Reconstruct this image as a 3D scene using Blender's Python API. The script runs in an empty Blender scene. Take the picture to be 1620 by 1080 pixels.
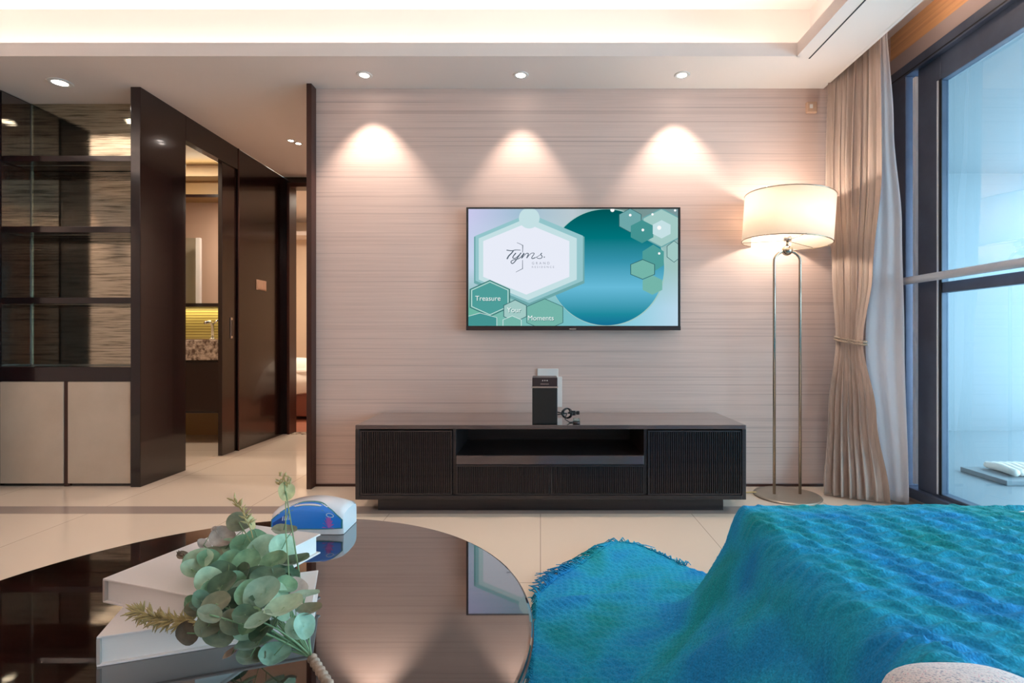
import bpy, bmesh, math, random
from mathutils import Vector, Matrix, noise
random.seed(7)
PI = math.pi
sc = bpy.context.scene
C = sc.collection

# ------------------------------------------------------------------ camera, world, exposure
EYE = Vector((0, 0, .926)); F = 845.0
cam_d = bpy.data.cameras.new('camera'); cam = bpy.data.objects.new('camera', cam_d); C.objects.link(cam)
cam.location = EYE; cam.rotation_euler = (PI/2, 0, 0)
cam_d.sensor_width = 36; cam_d.lens = 36*F/1620
cam_d.shift_x = -45/1620; cam_d.shift_y = -4/1620
cam_d.clip_start = .02; cam_d.clip_end = 100
sc.camera = cam

world = bpy.data.worlds.new('world'); sc.world = world; world.use_nodes = True
bg = world.node_tree.nodes['Background']
bg.inputs[0].default_value = (.58, .80, 1.0, 1); bg.inputs[1].default_value = 6.2
sc.view_settings.view_transform = 'Standard'; sc.view_settings.look = 'None'
sc.view_settings.gamma = 1; sc.view_settings.use_curve_mapping = False
sc.view_settings.exposure = 0.8

def area(name, loc, rot, sx, sy, power, col, parent=None):
    d = bpy.data.lights.new(name, 'AREA'); d.shape = 'RECTANGLE'; d.size = sx; d.size_y = sy
    d.energy = power; d.color = col
    o = bpy.data.objects.new(name, d); o.location = loc; o.rotation_euler = rot; C.objects.link(o)
    return o
WARM = (1.0, .83, .71); COVE = (1.0, .90, .83)
# LED strips lying in the ceiling cove (they shine up against the raised ceiling)
area('cove_strip_lamp', (-1.3, 3.06, 2.545), (PI, 0, 0), 5.3, .03, 6, COVE)
area('cove_strip_lamp', (1.515, .7, 2.545), (PI, 0, 0), .03, 4.5, 5.0, COVE)
area('cove_strip_lamp', (-1.3, -1.66, 2.545), (PI, 0, 0), 5.3, .03, 13, COVE)
area('cove_strip_lamp', (-4.13, .7, 2.545), (PI, 0, 0), .03, 4.5, 12, COVE)
# the window lets in skylight: portal in its opening
area('curtain_pocket_strip_lamp', (1.81, .6, 2.70), (0, -PI/2, 0), .03, 4.4, 5, (1, .72, .5))
pt = area('sky_portal', (4.88, .8, 1.27), (0, PI/2, 0), 2.4, 8.4, 1, (1, 1, 1)); pt.data.cycles.is_portal = True

# ------------------------------------------------------------------ materials
def srgb(r, g, b):
    f = lambda c: c/12.92/255 if c <= 10 else ((c/255+.055)/1.055)**2.4
    return (f(r), f(g), f(b), 1)
M = {}
def mat(name, col, rough=.5, metal=0, spec=.5, coat=0, coat_rough=.05, emit=None, es=0, alpha=1, sheen=0, trans=0, sss=0):
    m = bpy.data.materials.new(name); m.use_nodes = True
    b = m.node_tree.nodes['Principled BSDF']
    b.inputs['Base Color'].default_value = col if len(col) == 4 else (*col, 1)
    b.inputs['Roughness'].default_value = rough; b.inputs['Metallic'].default_value = metal
    b.inputs['Specular IOR Level'].default_value = spec
    b.inputs['Coat Weight'].default_value = coat; b.inputs['Coat Roughness'].default_value = coat_rough
    b.inputs['Sheen Weight'].default_value = sheen; b.inputs['Transmission Weight'].default_value = trans
    if emit: b.inputs['Emission Color'].default_value = (*emit[:3], 1); b.inputs['Emission Strength'].default_value = es
    M[name] = m
    return m
def nt(m): return m.node_tree.nodes, m.node_tree.links, m.node_tree.nodes['Principled BSDF']
def coords(m, scale, out='Object'):
    n, l, b = nt(m)
    t = n.new('ShaderNodeTexCoord'); mp = n.new('ShaderNodeMapping'); mp.inputs['Scale'].default_value = scale
    l.new(t.outputs[out], mp.inputs['Vector']); return mp.outputs['Vector']
def noise_n(m, vec, scale=1, detail=4, rough=.5):
    n, l, b = nt(m); x = n.new('ShaderNodeTexNoise')
    x.inputs['Scale'].default_value = scale; x.inputs['Detail'].default_value = detail; x.inputs['Roughness'].default_value = rough
    l.new(vec, x.inputs['Vector']); return x.outputs['Fac']
def ramp(m, fac, stops):
    n, l, b = nt(m); r = n.new('ShaderNodeValToRGB'); e = r.color_ramp.elements
    while len(e) < len(stops): e.new(.5)
    for i, (p, c) in enumerate(stops): e[i].position = p; e[i].color = c if len(c) == 4 else (*c, 1)
    l.new(fac, r.inputs['Fac']); return r.outputs['Color']
def bump(m, fac, strength=.2, dist=.002):
    n, l, b = nt(m); x = n.new('ShaderNodeBump'); x.inputs['Strength'].default_value = strength; x.inputs['Distance'].default_value = dist
    l.new(fac, x.inputs['Height']); l.new(x.outputs['Normal'], b.inputs['Normal'])
def streak(name, c1, c2, scale, rough, sharp=(.35, .65), bmp=0, **k):
    m = mat(name, c1, rough, **k); n, l, b = nt(m)
    f = noise_n(m, coords(m, scale), 1, 6, .6)
    l.new(ramp(m, f, [(sharp[0], c1), (sharp[1], c2)]), b.inputs['Base Color'])
    if bmp: bump(m, f, bmp, .001)
    return m

# grasscloth wallpaper with thin irregular horizontal threads
m = mat('grasscloth_wallpaper', srgb(196, 176, 164), .6)
n, l, b = nt(m)
f1 = noise_n(m, coords(m, (.35, .35, 110)), 1, 3, .5)
f2 = noise_n(m, coords(m, (.08, .08, 38)), 1, 2, .5)
f3 = noise_n(m, coords(m, (3, 3, 330)), 1, 2, .5)
c1 = ramp(m, f1, [(.28, srgb(184, 160, 150)), (.38, srgb(214, 187, 175)), (.7, srgb(221, 195, 183))])
c2 = ramp(m, f2, [(.33, (.86, .83, .82, 1)), (.37, (1, 1, 1, 1))])
c3 = ramp(m, f3, [(.3, (.88, .88, .88, 1)), (.7, (1, 1, 1, 1))])
mx = n.new('ShaderNodeMixRGB'); mx.blend_type = 'MULTIPLY'; mx.inputs[0].default_value = .8; l.new(c1, mx.inputs[1]); l.new(c2, mx.inputs[2])
mx2 = n.new('ShaderNodeMixRGB'); mx2.blend_type = 'MULTIPLY'; mx2.inputs[0].default_value = 1; l.new(mx.outputs[0], mx2.inputs[1]); l.new(c3, mx2.inputs[2])
l.new(mx2.outputs[0], b.inputs['Base Color']); bump(m, f1, .12, .002)

# polished cream tiles, 0.8 m, with a taupe border band
m = mat('polished_cream_tile', srgb(214, 196, 176), .07, spec=.55)
n, l, b = nt(m)
vec = coords(m, (1, 1, 1))
br = n.new('ShaderNodeTexBrick'); br.offset = 0; br.squash = 1
br.inputs['Scale'].default_value = 1; br.inputs['Brick Width'].default_value = .8; br.inputs['Row Height'].default_value = .8
br.inputs['Mortar Size'].default_value = .0018; br.inputs['Mortar Smooth'].default_value = 0; br.inputs['Bias'].default_value = 0
br.inputs['Color1'].default_value = srgb(222, 206, 188); br.inputs['Color2'].default_value = srgb(218, 201, 183); br.inputs['Mortar'].default_value = srgb(168, 152, 138)
mp = n.new('ShaderNodeMapping'); mp.inputs['Location'].default_value = (0, -.43, 0); l.new(vec, mp.inputs['Vector']); l.new(mp.outputs[0], br.inputs['Vector'])
sp = n.new('ShaderNodeSeparateXYZ'); l.new(vec, sp.inputs[0])
cp = n.new('ShaderNodeMath'); cp.operation = 'COMPARE'; cp.inputs[1].default_value = 2.895; cp.inputs[2].default_value = .062; l.new(sp.outputs['Y'], cp.inputs[0])
mx = n.new('ShaderNodeMixRGB'); l.new(cp.outputs[0], mx.inputs[0]); l.new(br.outputs['Color'], mx.inputs[1]); mx.inputs[2].default_value = srgb(158, 142, 134)
l.new(mx.outputs[0], b.inputs['Base Color'])

mat('ceiling_paint', srgb(226, 216, 210), .8)
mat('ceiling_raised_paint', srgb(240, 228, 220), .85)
mat('slot_black', (.02, .02, .02), .8)
streak('dark_wood', srgb(20, 9, 10), srgb(32, 16, 16), (2, 2, 60), .16, bmp=.05, spec=.5, coat=.35)
streak('dark_wood_vertical', srgb(20, 9, 9), srgb(30, 15, 14), (60, 60, 2), .18, spec=.5, coat=.35)
streak('espresso_veneer', srgb(34, 27, 28), srgb(50, 41, 41), (2, 60, 60), .3, spec=.5)
streak('cabinet_cream', srgb(190, 172, 152), srgb(200, 183, 164), (3, 3, 3), .45)
mat('trim_brown', srgb(60, 28, 20), .3)
mat('light_edge', srgb(150, 152, 140), .25, metal=.8)
# tinted mirror with fine horizontal waves
m = mat('tinted_mirror', srgb(176, 170, 150), .07, metal=1)
f = noise_n(m, coords(m, (4, 4, 85)), 1, 4, .6); bump(m, f, .30, .0009)
n, l, b = nt(m); l.new(ramp(m, f, [(.32, srgb(120, 112, 94)), (.5, srgb(186, 178, 156)), (.7, srgb(206, 198, 176))]), b.inputs['Base Color'])
mat('table_gloss', srgb(34, 17, 14), .035, spec=.9, coat=1.0, coat_rough=.012)
n, l, b = nt(M['table_gloss']); b.inputs['Coat IOR'].default_value = 1.9
f = noise_n(M['table_gloss'], coords(M['table_gloss'], (3, 60, 3)), 1, 5)
l.new(ramp(M['table_gloss'], f, [(.35, srgb(24, 11, 9)), (.65, srgb(48, 24, 17))]), b.inputs['Base Color'])
mat('console_gloss', srgb(80, 64, 62), .12, spec=.6, coat=.8)
mat('black_plastic', (.012, .012, .012), .3)
mat('charcoal_plastic', srgb(48, 34, 36), .35)
mat('silver', srgb(200, 195, 190), .25, metal=1)
mat('lamp_base_metal', srgb(176, 166, 152), .42, metal=.75)
mat('brushed_steel', srgb(178, 165, 150), .22, metal=1)
mat('white_plastic', srgb(225, 220, 215), .4)
mat('switch_beige', srgb(200, 165, 140), .45)
streak('window_frame', srgb(70, 80, 100), srgb(82, 94, 116), (4, 4, 4), .4, metal=.2)
mat('window_gasket', srgb(20, 22, 28), .5)
mat('window_strip', srgb(226, 234, 246), .35)
m = mat('orange_lintel', srgb(214, 158, 108), .6)
f = noise_n(m, coords(m, (1, 1.2, 60)), 1, 3); n, l, b = nt(m)
l.new(ramp(m, f, [(.35, srgb(196, 150, 112)), (.7, srgb(222, 172, 124))]), b.inputs['Base Color'])
mat('lintel_lilac', srgb(168, 156, 158), .6)
mat('balcony_wall', srgb(126, 136, 142), .7)
mat('balcony_floor', srgb(128, 138, 144), .35)
mat('bath_tile', srgb(196, 166, 148), .3)
mat('bath_wall', srgb(172, 140, 96), .5)
mat('lit_band_cream', srgb(245, 226, 190), .6)  # bright cream carries the light on the bathroom wall top
m = streak('marble', srgb(96, 78, 66), srgb(206, 188, 168), (28, 28, 28), .2, sharp=(.38, .62))
m = mat('tile_olive', srgb(150, 135, 78), .35)
n, l, b = nt(m); wv = n.new('ShaderNodeTexWave'); wv.bands_direction = 'Z'; wv.inputs['Scale'].default_value = 12
l.new(coords(m, (1, 1, 1)), wv.inputs['Vector']); l.new(ramp(m, wv.outputs['Fac'], [(.3, srgb(128, 110, 62)), (.5, srgb(172, 156, 96))]), b.inputs['Base Color'])
mat('mirror', (.9, .9, .9), .01, metal=1)
mat('bedroom_wall', srgb(218, 196, 172), .7)
mat('bed_wood', srgb(120, 66, 52), .4)
mat('linen_white', srgb(232, 224, 214), .9, sheen=.3)
mat('linen_grey', srgb(176, 160, 150), .9, sheen=.3)
streak('throw_brown', srgb(120, 104, 88), srgb(156, 140, 122), (60, 60, 60), .95)
streak('pillow_pattern', srgb(236, 222, 214), srgb(150, 90, 90), (26, 26, 26), .9, sharp=(.55, .62))
m = streak('bedroom_floor', srgb(150, 92, 72), srgb(176, 116, 92), (3, 40, 3), .3)
mat('book_white', srgb(236, 228, 224), .45)
mat('book_edge', srgb(190, 178, 170), .5)
m = mat('book_pages', srgb(236, 230, 226), .8)
bump(m, noise_n(m, coords(m, (2, 2, 900)), 1, 2), .3, .0005)
mat('film_white', srgb(236, 238, 242), .25, coat=.5)
mat('print_blue', srgb(44, 140, 240), .25, coat=.6)
mat('print_navy', srgb(30, 86, 170), .25, coat=.6)
mat('print_teal', srgb(60, 140, 150), .25, coat=.5)
mat('print_pink', srgb(190, 110, 205), .3, coat=.5)
mat('print_pale', srgb(190, 225, 250), .3, coat=.5)
mat('cord_yellow', srgb(200, 170, 110), .5)
mat('lens', (1, .95, .9), .4, emit=(1, .9, .82), es=14)
mat('bulb', (1, .95, .9), .4, emit=(1, .86, .66), es=3)
def leafmat(name, c1, c2):
    m = mat(name, c1, .55, sheen=.2); n, l, b = nt(m)
    f = noise_n(m, coords(m, (70, 70, 70)), 1, 4)
    l.new(ramp(m, f, [(.3, c1), (.7, c2)]), b.inputs['Base Color'])
    b.inputs['Subsurface Weight'].default_value = 0
leafmat('leaf_light', srgb(140, 172, 140), srgb(176, 204, 172))
leafmat('leaf_green', srgb(84, 128, 92), srgb(124, 164, 124))
leafmat('leaf_dark', srgb(48, 80, 56), srgb(78, 108, 78))
leafmat('leaf_olive', srgb(92, 96, 72), srgb(128, 128, 98))
leafmat('leaf_mauve', srgb(158, 140, 128), srgb(196, 178, 164))
leafmat('leaf_teal', srgb(116, 154, 132), srgb(150, 184, 160))
leafmat('leaf_yellow', srgb(170, 152, 96), srgb(200, 186, 132))
leafmat('leaf_brown', srgb(96, 78, 62), srgb(130, 108, 88))
mat('stem_green', srgb(130, 160, 118), .6)
streak('stem_wrap', srgb(150, 126, 110), srgb(190, 170, 152), (200, 200, 200), .8)

# fabrics
m = streak('curtain_beige', srgb(170, 150, 138), srgb(190, 170, 158), (90, 90, 3), .8, sheen=.3)
m = mat('curtain_white', srgb(246, 246, 250), .8, sheen=.3)
n, l, b = nt(m)
tr = n.new('ShaderNodeBsdfTranslucent'); tr.inputs[0].default_value = srgb(244, 246, 252)
ms = n.new('ShaderNodeMixShader'); ms.inputs[0].default_value = .45
l.new(b.outputs[0], ms.inputs[1]); l.new(tr.outputs[0], ms.inputs[2]); l.new(ms.outputs[0], n['Material Output'].inputs[0])
streak('rope', srgb(150, 130, 112), srgb(206, 190, 172), (300, 300, 300), .8)
m = mat('lamp_shade_fabric', srgb(250, 240, 225), .9)
n, l, b = nt(m)
tr = n.new('ShaderNodeBsdfTranslucent'); tr.inputs[0].default_value = (1, .93, .84, 1)
ms = n.new('ShaderNodeMixShader'); ms.inputs[0].default_value = .6
l.new(b.outputs[0], ms.inputs[1]); l.new(tr.outputs[0], ms.inputs[2]); l.new(ms.outputs[0], n['Material Output'].inputs[0])
# teal knitted yarn: colour drifts between cyan, teal green and blue
m = mat('teal_yarn', srgb(20, 140, 180), .8, spec=.25)
n, l, b = nt(m)
f = noise_n(m, coords(m, (4.5, 4.5, 4.5)), 1, 2)
g = noise_n(m, coords(m, (230, 230, 230)), 1, 2)
ca = ramp(m, f, [(.36, srgb(18, 150, 162)), (.5, srgb(30, 162, 202)), (.64, srgb(24, 142, 204))])
cb = ramp(m, g, [(.3, (.6, .65, .7, 1)), (.6, (1, 1, 1, 1)), (.75, (1.3, 1.2, 1.15, 1))])
mx = n.new('ShaderNodeMixRGB'); mx.blend_type = 'MULTIPLY'; mx.inputs[0].default_value = .9; l.new(ca, mx.inputs[1]); l.new(cb, mx.inputs[2])
l.new(mx.outputs[0], b.inputs['Base Color'])
vo = n.new('ShaderNodeTexVoronoi'); vo.inputs['Scale'].default_value = 1; l.new(coords(m, (190, 190, 140)), vo.inputs['Vector'])
bump(m, vo.outputs['Distance'], .5, .003)
m = mat('boucle_fabric', srgb(200, 190, 196), .9, sheen=.5); n, l, b = nt(m)
f = noise_n(m, coords(m, (260, 260, 260)), 1, 3)
l.new(ramp(m, f, [(.3, srgb(120, 130, 160)), (.45, srgb(214, 206, 208)), (.6, srgb(236, 228, 226)), (.72, srgb(196, 120, 150))]), b.inputs['Base Color'])
bump(m, f, .6, .004)
# window glass: clear, with a mirror reflection that grows at glancing angles
m = bpy.data.materials.new('window_glass'); m.use_nodes = True; M['window_glass'] = m
n, l = m.node_tree.nodes, m.node_tree.links; n.remove(n['Principled BSDF'])
t = n.new('ShaderNodeBsdfTransparent'); t.inputs[0].default_value = (.86, .95, .95, 1)
gl = n.new('ShaderNodeBsdfGlossy'); gl.inputs['Roughness'].default_value = .015
fr = n.new('ShaderNodeFresnel'); fr.inputs[0].default_value = 1.9
ms = n.new('ShaderNodeMixShader'); gm = n.new('ShaderNodeNewGeometry'); iv = n.new('ShaderNodeMath'); iv.operation = 'SUBTRACT'; iv.inputs[0].default_value = 1; l.new(gm.outputs['Backfacing'], iv.inputs[1])
ml = n.new('ShaderNodeMath'); ml.operation = 'MULTIPLY'; l.new(fr.outputs[0], ml.inputs[0]); l.new(iv.outputs[0], ml.inputs[1])
l.new(ml.outputs[0], ms.inputs[0]); l.new(t.outputs[0], ms.inputs[1]); l.new(gl.outputs[0], ms.inputs[2]); l.new(ms.outputs[0], n['Material Output'].inputs[0])
M['shower_glass'] = m
def emis(name, col, s=1.0):
    m = bpy.data.materials.new(name); m.use_nodes = True; n, l = m.node_tree.nodes, m.node_tree.links; n.remove(n['Principled BSDF'])
    e = n.new('ShaderNodeEmission'); e.inputs[0].default_value = col; e.inputs[1].default_value = s
    l.new(e.outputs[0], n['Material Output'].inputs[0]); M[name] = m; return m, n, l, e

# ------------------------------------------------------------------ mesh helpers
class MB:
    def __init__(s): s.v = []; s.f = []; s.mi = []; s.cur = 0; s.sm = []
    def add(s, vs, fs, smooth=False):
        o = len(s.v); s.v += [tuple(v) for v in vs]
        for f in fs: s.f.append(tuple(i+o for i in f)); s.mi.append(s.cur); s.sm.append(smooth)
    def box(s, x0, x1, y0, y1, z0, z1):
        s.add([(x0,y0,z0),(x1,y0,z0),(x1,y1,z0),(x0,y1,z0),(x0,y0,z1),(x1,y0,z1),(x1,y1,z1),(x0,y1,z1)],
              [(0,3,2,1),(4,5,6,7),(0,1,5,4),(1,2,6,5),(2,3,7,6),(3,0,4,7)])
        return s
    def tube(s, pts, r, n=8, caps=True):
        pts = [Vector(p) for p in pts]; rs = r if isinstance(r, (list, tuple)) else [r]*len(pts)
        vs = []; fs = []; prev = None
        for i, p in enumerate(pts):
            d = (pts[min(i+1, len(pts)-1)] - pts[max(i-1, 0)]).normalized()
            if prev is None:
                a = d.cross(Vector((0, 0, 1)));
                if a.length < .1: a = d.cross(Vector((1, 0, 0)))
            else: a = prev - d*prev.dot(d)
            a.normalize(); prev = a; b = d.cross(a)
            for k in range(n):
                t = 2*PI*k/n; vs.append(p + (a*math.cos(t) + b*math.sin(t))*rs[i])
        for i in range(len(pts)-1):
            for k in range(n): fs.append((i*n+k, i*n+(k+1) % n, (i+1)*n+(k+1) % n, (i+1)*n+k))
        if caps: fs += [tuple(range(n))[::-1], tuple(range((len(pts)-1)*n, len(pts)*n))]
        s.add(vs, fs, True); return s
    def lathe(s, prof, c, n=48, mtx=None, closed=False, smooth=True):
        vs = []; fs = []; m = len(prof)
        for (r, z) in prof:
            for k in range(n):
                t = 2*PI*k/n; v = Vector((r*math.cos(t), r*math.sin(t), z))
                if mtx: v = mtx @ v
                vs.append(v + Vector(c))
        rng = m if closed else m-1
        for i in range(rng):
            j = (i+1) % m
            for k in range(n): fs.append((i*n+k, i*n+(k+1) % n, j*n+(k+1) % n, j*n+k))
        if not closed:
            if prof[0][0] > 1e-6: fs.append(tuple(range(n))[::-1])
            if prof[-1][0] > 1e-6: fs.append(tuple(range((m-1)*n, m*n)))
        s.add(vs, fs, smooth); return s
    def poly(s, pts): s.add(pts, [tuple(range(len(pts)))]); return s
    def sphere(s, c, r, n=16, sc_=(1, 1, 1)):
        prof = [(max(1e-5, r*math.sin(PI*i/n)), -r*math.cos(PI*i/n)) for i in range(n+1)]
        s.lathe(prof, c, 2*n, Matrix.Diagonal((*sc_, 1)).to_3x3()); return s
    def grid(s, rows, smooth=True, wrap=False):
        h = len(rows); w = len(rows[0]); vs = [v for r in rows for v in r]; fs = []
        for i in range(h-1):
            for j in range(w if wrap else w-1): fs.append((i*w+j, i*w+(j+1) % w, (i+1)*w+(j+1) % w, (i+1)*w+j))
        s.add(vs, fs, smooth); return s
    def build(s, name, mats, parent=None, bevel=0, solid=0, loc=None, segs=2):
        me = bpy.data.meshes.new(name)
        off = Vector((0, 0, 0))
        if parent is not None:
            p = parent
            while p: off += p.location; p = p.parent
        elif loc is not None: off = Vector(loc)
        elif loc is None: off = Vector((0, 0, 0))
        me.from_pydata([Vector(v)-off for v in s.v], [], s.f)
        if not isinstance(mats, (list, tuple)): mats = [mats]
        for mm in mats: me.materials.append(M[mm] if isinstance(mm, str) else mm)
        me.polygons.foreach_set('material_index', s.mi); me.polygons.foreach_set('use_smooth', s.sm); me.update()
        o = bpy.data.objects.new(name, me); C.objects.link(o)
        if parent is not None: o.parent = parent
        elif loc is not None: o.location = loc
        if solid: q = o.modifiers.new('s', 'SOLIDIFY'); q.thickness = solid; q.offset = 0
        if bevel: q = o.modifiers.new('b', 'BEVEL'); q.width = bevel; q.segments = segs; q.limit_method = 'ANGLE'
        return o
def tag(o, label=None, cat=None, group=None, kind=None):
    if label: o['label'] = label
    if cat: o['category'] = cat
    if group: o['group'] = group
    if kind: o['kind'] = kind
    return o
def thing(name, loc, label, cat, group=None):
    o = bpy.data.objects.new(name, None); o.empty_display_size = .1; C.objects.link(o); o.location = loc
    return tag(o, label, cat, group)
def struct(name, mb, mats, bevel=0, label=None, cat=None):
    o = mb.build(name, mats, bevel=bevel); o['kind'] = 'structure'
    if label: o['label'] = label
    if cat: o['category'] = cat
    return o
def dup(root, loc, label, **k):
    r = root.copy(); C.objects.link(r); r.location = loc; r['label'] = label
    for ch in list(root.children):
        c = ch.copy(); C.objects.link(c); c.parent = r
        for g in ch.children:
            d = g.copy(); C.objects.link(d); d.parent = c
    return r
def at(px, py, Y):
    return Vector(((px-855)*Y/F, Y, .926+(536-py)*Y/F))
def at_z(px, py, z):
    Y = (.926-z)*F/(py-536); return Vector(((px-855)*Y/F, Y, z))

# ------------------------------------------------------------------ room shell
WY = 3.36; SOF = 2.5; WX = 2.12; LX = -4.85; RY = -2.2; TOP = 2.85
struct('floor', MB().box(LX, 2.25, RY, 5.2, -.1, 0).box(-2.3, -1.38, 5.2, 5.3, -.1, 0), 'polished_cream_tile', label='polished cream tiled floor', cat='floor')
struct('floor_bedroom', MB().box(-4.5, 0, 5.3, 8.5, -.1, 0), 'bedroom_floor')
struct('trim_1', MB().box(-2.43, -1.4, 5.18, 5.3, 0, .004), 'marble')
# TV wall and the wall behind it (corridor side)
struct('wall_back', MB().box(-1.411, WX+.13, WY, WY+.12, 0, TOP), 'grasscloth_wallpaper', label='beige grasscloth television wall', cat='wall')
struct('wall_corridor', MB().box(-1.411, -1.3, WY+.12, 5.2, 0, SOF), 'grasscloth_wallpaper')
struct('baseboard_back', MB().box(-1.411, WX, WY-.008, WY, 0, .016), 'trim_brown')
struct('trim_2', MB().box(-1.442, -1.411, 3.29, WY+.12, 0, SOF), 'trim_brown', bevel=.002)
# walls out of view: left, rear
struct('wall_left', MB().box(LX-.1, LX, RY, WY, 0, TOP), 'grasscloth_wallpaper')
struct('wall_rear', MB().box(LX, WX+.13, RY-.1, RY, 0, TOP), 'grasscloth_wallpaper')
struct('wall_front_left', MB().box(LX, -3.412, 3.10, 3.35, 0, SOF).box(LX, -3.455, 3.35, 3.6, 0, SOF), 'dark_wood')
# ceiling: soffit frame, cove lip, cove back, raised ceiling
OX0, OX1, OY0, OY1 = -4.05, 1.435, -1.58, 2.98; TR = .14
s = MB()
s.box(LX, 1.78, OY1, WY, SOF, SOF+.03).box(LX, 1.78, RY, OY0, SOF, SOF+.03)
s.box(LX, OX0, OY0, OY1, SOF, SOF+.03).box(OX1, 1.78, OY0, OY1, SOF, SOF+.03)
s.box(-2.5, -1.30, WY, 5.2, SOF, SOF+.03)          # corridor ceiling
s.box(-3.46, -2.5, WY, 3.6, SOF, SOF+.03)
struct('ceiling', s, 'ceiling_paint', label='white dropped ceiling border', cat='ceiling')
lp = MB()
t = .022; zt = 2.577
lp.box(OX0-t, OX1+t, OY1-.003, OY1+t, SOF+.012, zt).box(OX0-t, OX1+t, OY0-t, OY0, SOF+.012, zt)
lp.box(OX1-.003, OX1+t, OY0, OY1, SOF+.012, zt).box(OX0-t, OX0, OY0, OY1, SOF+.012, zt)
lp.box(OX0-t+.006, OX1+t-.006, OY1-.006, OY1, SOF, SOF+.014).box(OX1-.006, OX1, OY0, OY1, SOF, SOF+.014)
struct('trim_3', lp, 'ceiling_paint')
cb_ = MB()
cb_.box(OX0-TR, OX1+TR, OY1+TR, OY1+TR+.02, SOF+.03, TOP).box(OX0-TR, OX1+TR, OY0-TR-.02, OY0-TR, SOF+.03, TOP)
cb_.box(OX1+TR, OX1+TR+.02, OY0-TR, OY1+TR, SOF+.03, TOP).box(OX0-TR-.02, OX0-TR, OY0-TR, OY1+TR, SOF+.03, TOP)
cb_.box(OX0-TR-.02, OX1+TR+.02, OY0-TR-.02, OY1+TR+.02, TOP, TOP+.05)
cb_.box(1.6, WX+.13, RY, WY, TOP-.1, TOP)           # top of the curtain pocket
struct('ceiling_raised', cb_, 'ceiling_raised_paint', label='bright raised tray ceiling lit by cove', cat='ceiling')
struct('trim_4', MB().box(1.505, 1.513, -1.4, 3.0, SOF-.0015, SOF+.001), 'slot_black')
struct('trim_5', MB().box(1.76, 1.78, RY, WY, SOF-.001, TOP-.1), 'ceiling_paint')

# window wall
w = MB()
w.box(WX, WX+.13, 3.235, 5.05, 0, TOP).box(WX, WX+.13, RY, -1.8, 0, TOP)
w.cur = 1; w.box(WX, WX+.13, -1.8, 3.235, 2.60, TOP)
w.cur = 2; w.box(WX-.004, WX+.13, -1.8, 3.235, 2.497, 2.60)
w.cur = 0; w.box(WX, WX+.13, -1.8, 3.235, 0, .03)
struct('wall_right', w, ['grasscloth_wallpaper', 'orange_lintel', 'lintel_lilac'])
win = MB()
win.box(WX-.03, WX+.11, -1.8, 3.235, 2.43, 2.497).box(WX-.03, WX+.11, -1.8, 3.235, .03, .085)
win.box(WX-.03, WX+.11, 3.06, 3.235, .085, 2.43).box(WX-.03, WX+.11, -1.8, -1.7, .085, 2.43)
wo = struct('window_1', win, 'window_frame', bevel=.004, label='tall dark aluminium framed balcony window', cat='window')
def wpart(name, mb, m, **k): return mb.build(name, m, wo, **k)
sy0, sy1 = 1.30, 3.0
def sash(a, b_, x0, x1):
    q = MB(); st = .17
    q.box(x0, x1, b_-st, b_, .085, 2.43).box(x0, x1, a, a+.1, .085, 2.43)
    q.box(x0, x1, a+.1, b_-st, 2.295, 2.43).box(x0, x1, a+.1, b_-st, .085, .105).box(x0, x1, a+.1, b_-st, 1.17, 1.225)
    o = wpart('sash', q, 'window_frame', bevel=.004)
    g = MB()
    g.box(x0-.004, x0, b_-st-.012, b_-st+.004, .1, 2.3)
    g.build('gasket', 'window_gasket', o)
    MB().box(x0-.006, x0-.001, b_-st+.012, b_-st+.020, .1, 2.3).build('bead', 'window_strip', o)
    p = MB().box(x0+.03, x0+.036, a+.1, b_-st, .105, 2.295).build('pane', 'window_glass', o)
sash(1.30, 3.0, WX, WX+.045)
sash(-.45, 1.30, WX+.05, WX+.095)
sash(-1.7, -.45, WX, WX+.045)
wpart('seal_strip', MB().box(WX-.012, WX+.02, 3.003, 3.024, .11, 2.40), 'window_strip')
wpart('lintel_line', MB().box(WX-.032, WX-.03, -1.8, 3.235, 2.44, 2.446), 'window_gasket')
hr = thing('safety_rail', (2.04, -1.7, 1.25), 'grey metal safety rail running across the balcony window', 'rail')
MB().tube([(2.045, -1.6, 1.25), (2.045, 3.2, 1.25)], .021, 16).build('rail_tube', 'window_strip', hr)
for y in (3.1, 1.3, -.45): MB().box(2.05, 2.115, y-.015, y+.015, 1.235, 1.265).build('bracket', 'window_frame', hr)
# balcony beyond the window
struct('wall_balcony', MB().box(2.25, 4.9, 5.05, 5.15, -.1, 2.6).box(2.25, 4.9, -3.6, -3.5, -.1, 2.6), 'balcony_wall')
struct('floor_balcony', MB().box(2.25, 4.9, -3.5, 5.05, -.1, .06), 'balcony_floor')
struct('ceiling_balcony', MB().box(2.25, 4.9, -3.5, 5.15, 2.49, 2.6), 'balcony_wall')
bl = thing('balcony_ledge', (3.1, 3.3, .06), 'low pale ledge on the balcony floor outside the window', 'ledge')
MB().box(2.75, 3.6, 3.15, 3.5, .06, .09).build('ledge_slab', 'balcony_wall', bl, bevel=.004)
cl = MB()
for i in range(5):
    cl.tube([(2.87+.045*i, 3.22+.01*(i % 2), .118), (2.89+.045*i, 3.36, .122), (2.88+.045*i, 3.45, .116)], [.022, .027, .021], 10)
tag(cl.build('folded_towel', 'linen_white', loc=(2.97, 3.3, .09)), 'small rumpled white cloth on the balcony ledge at the right edge', 'towel')

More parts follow.
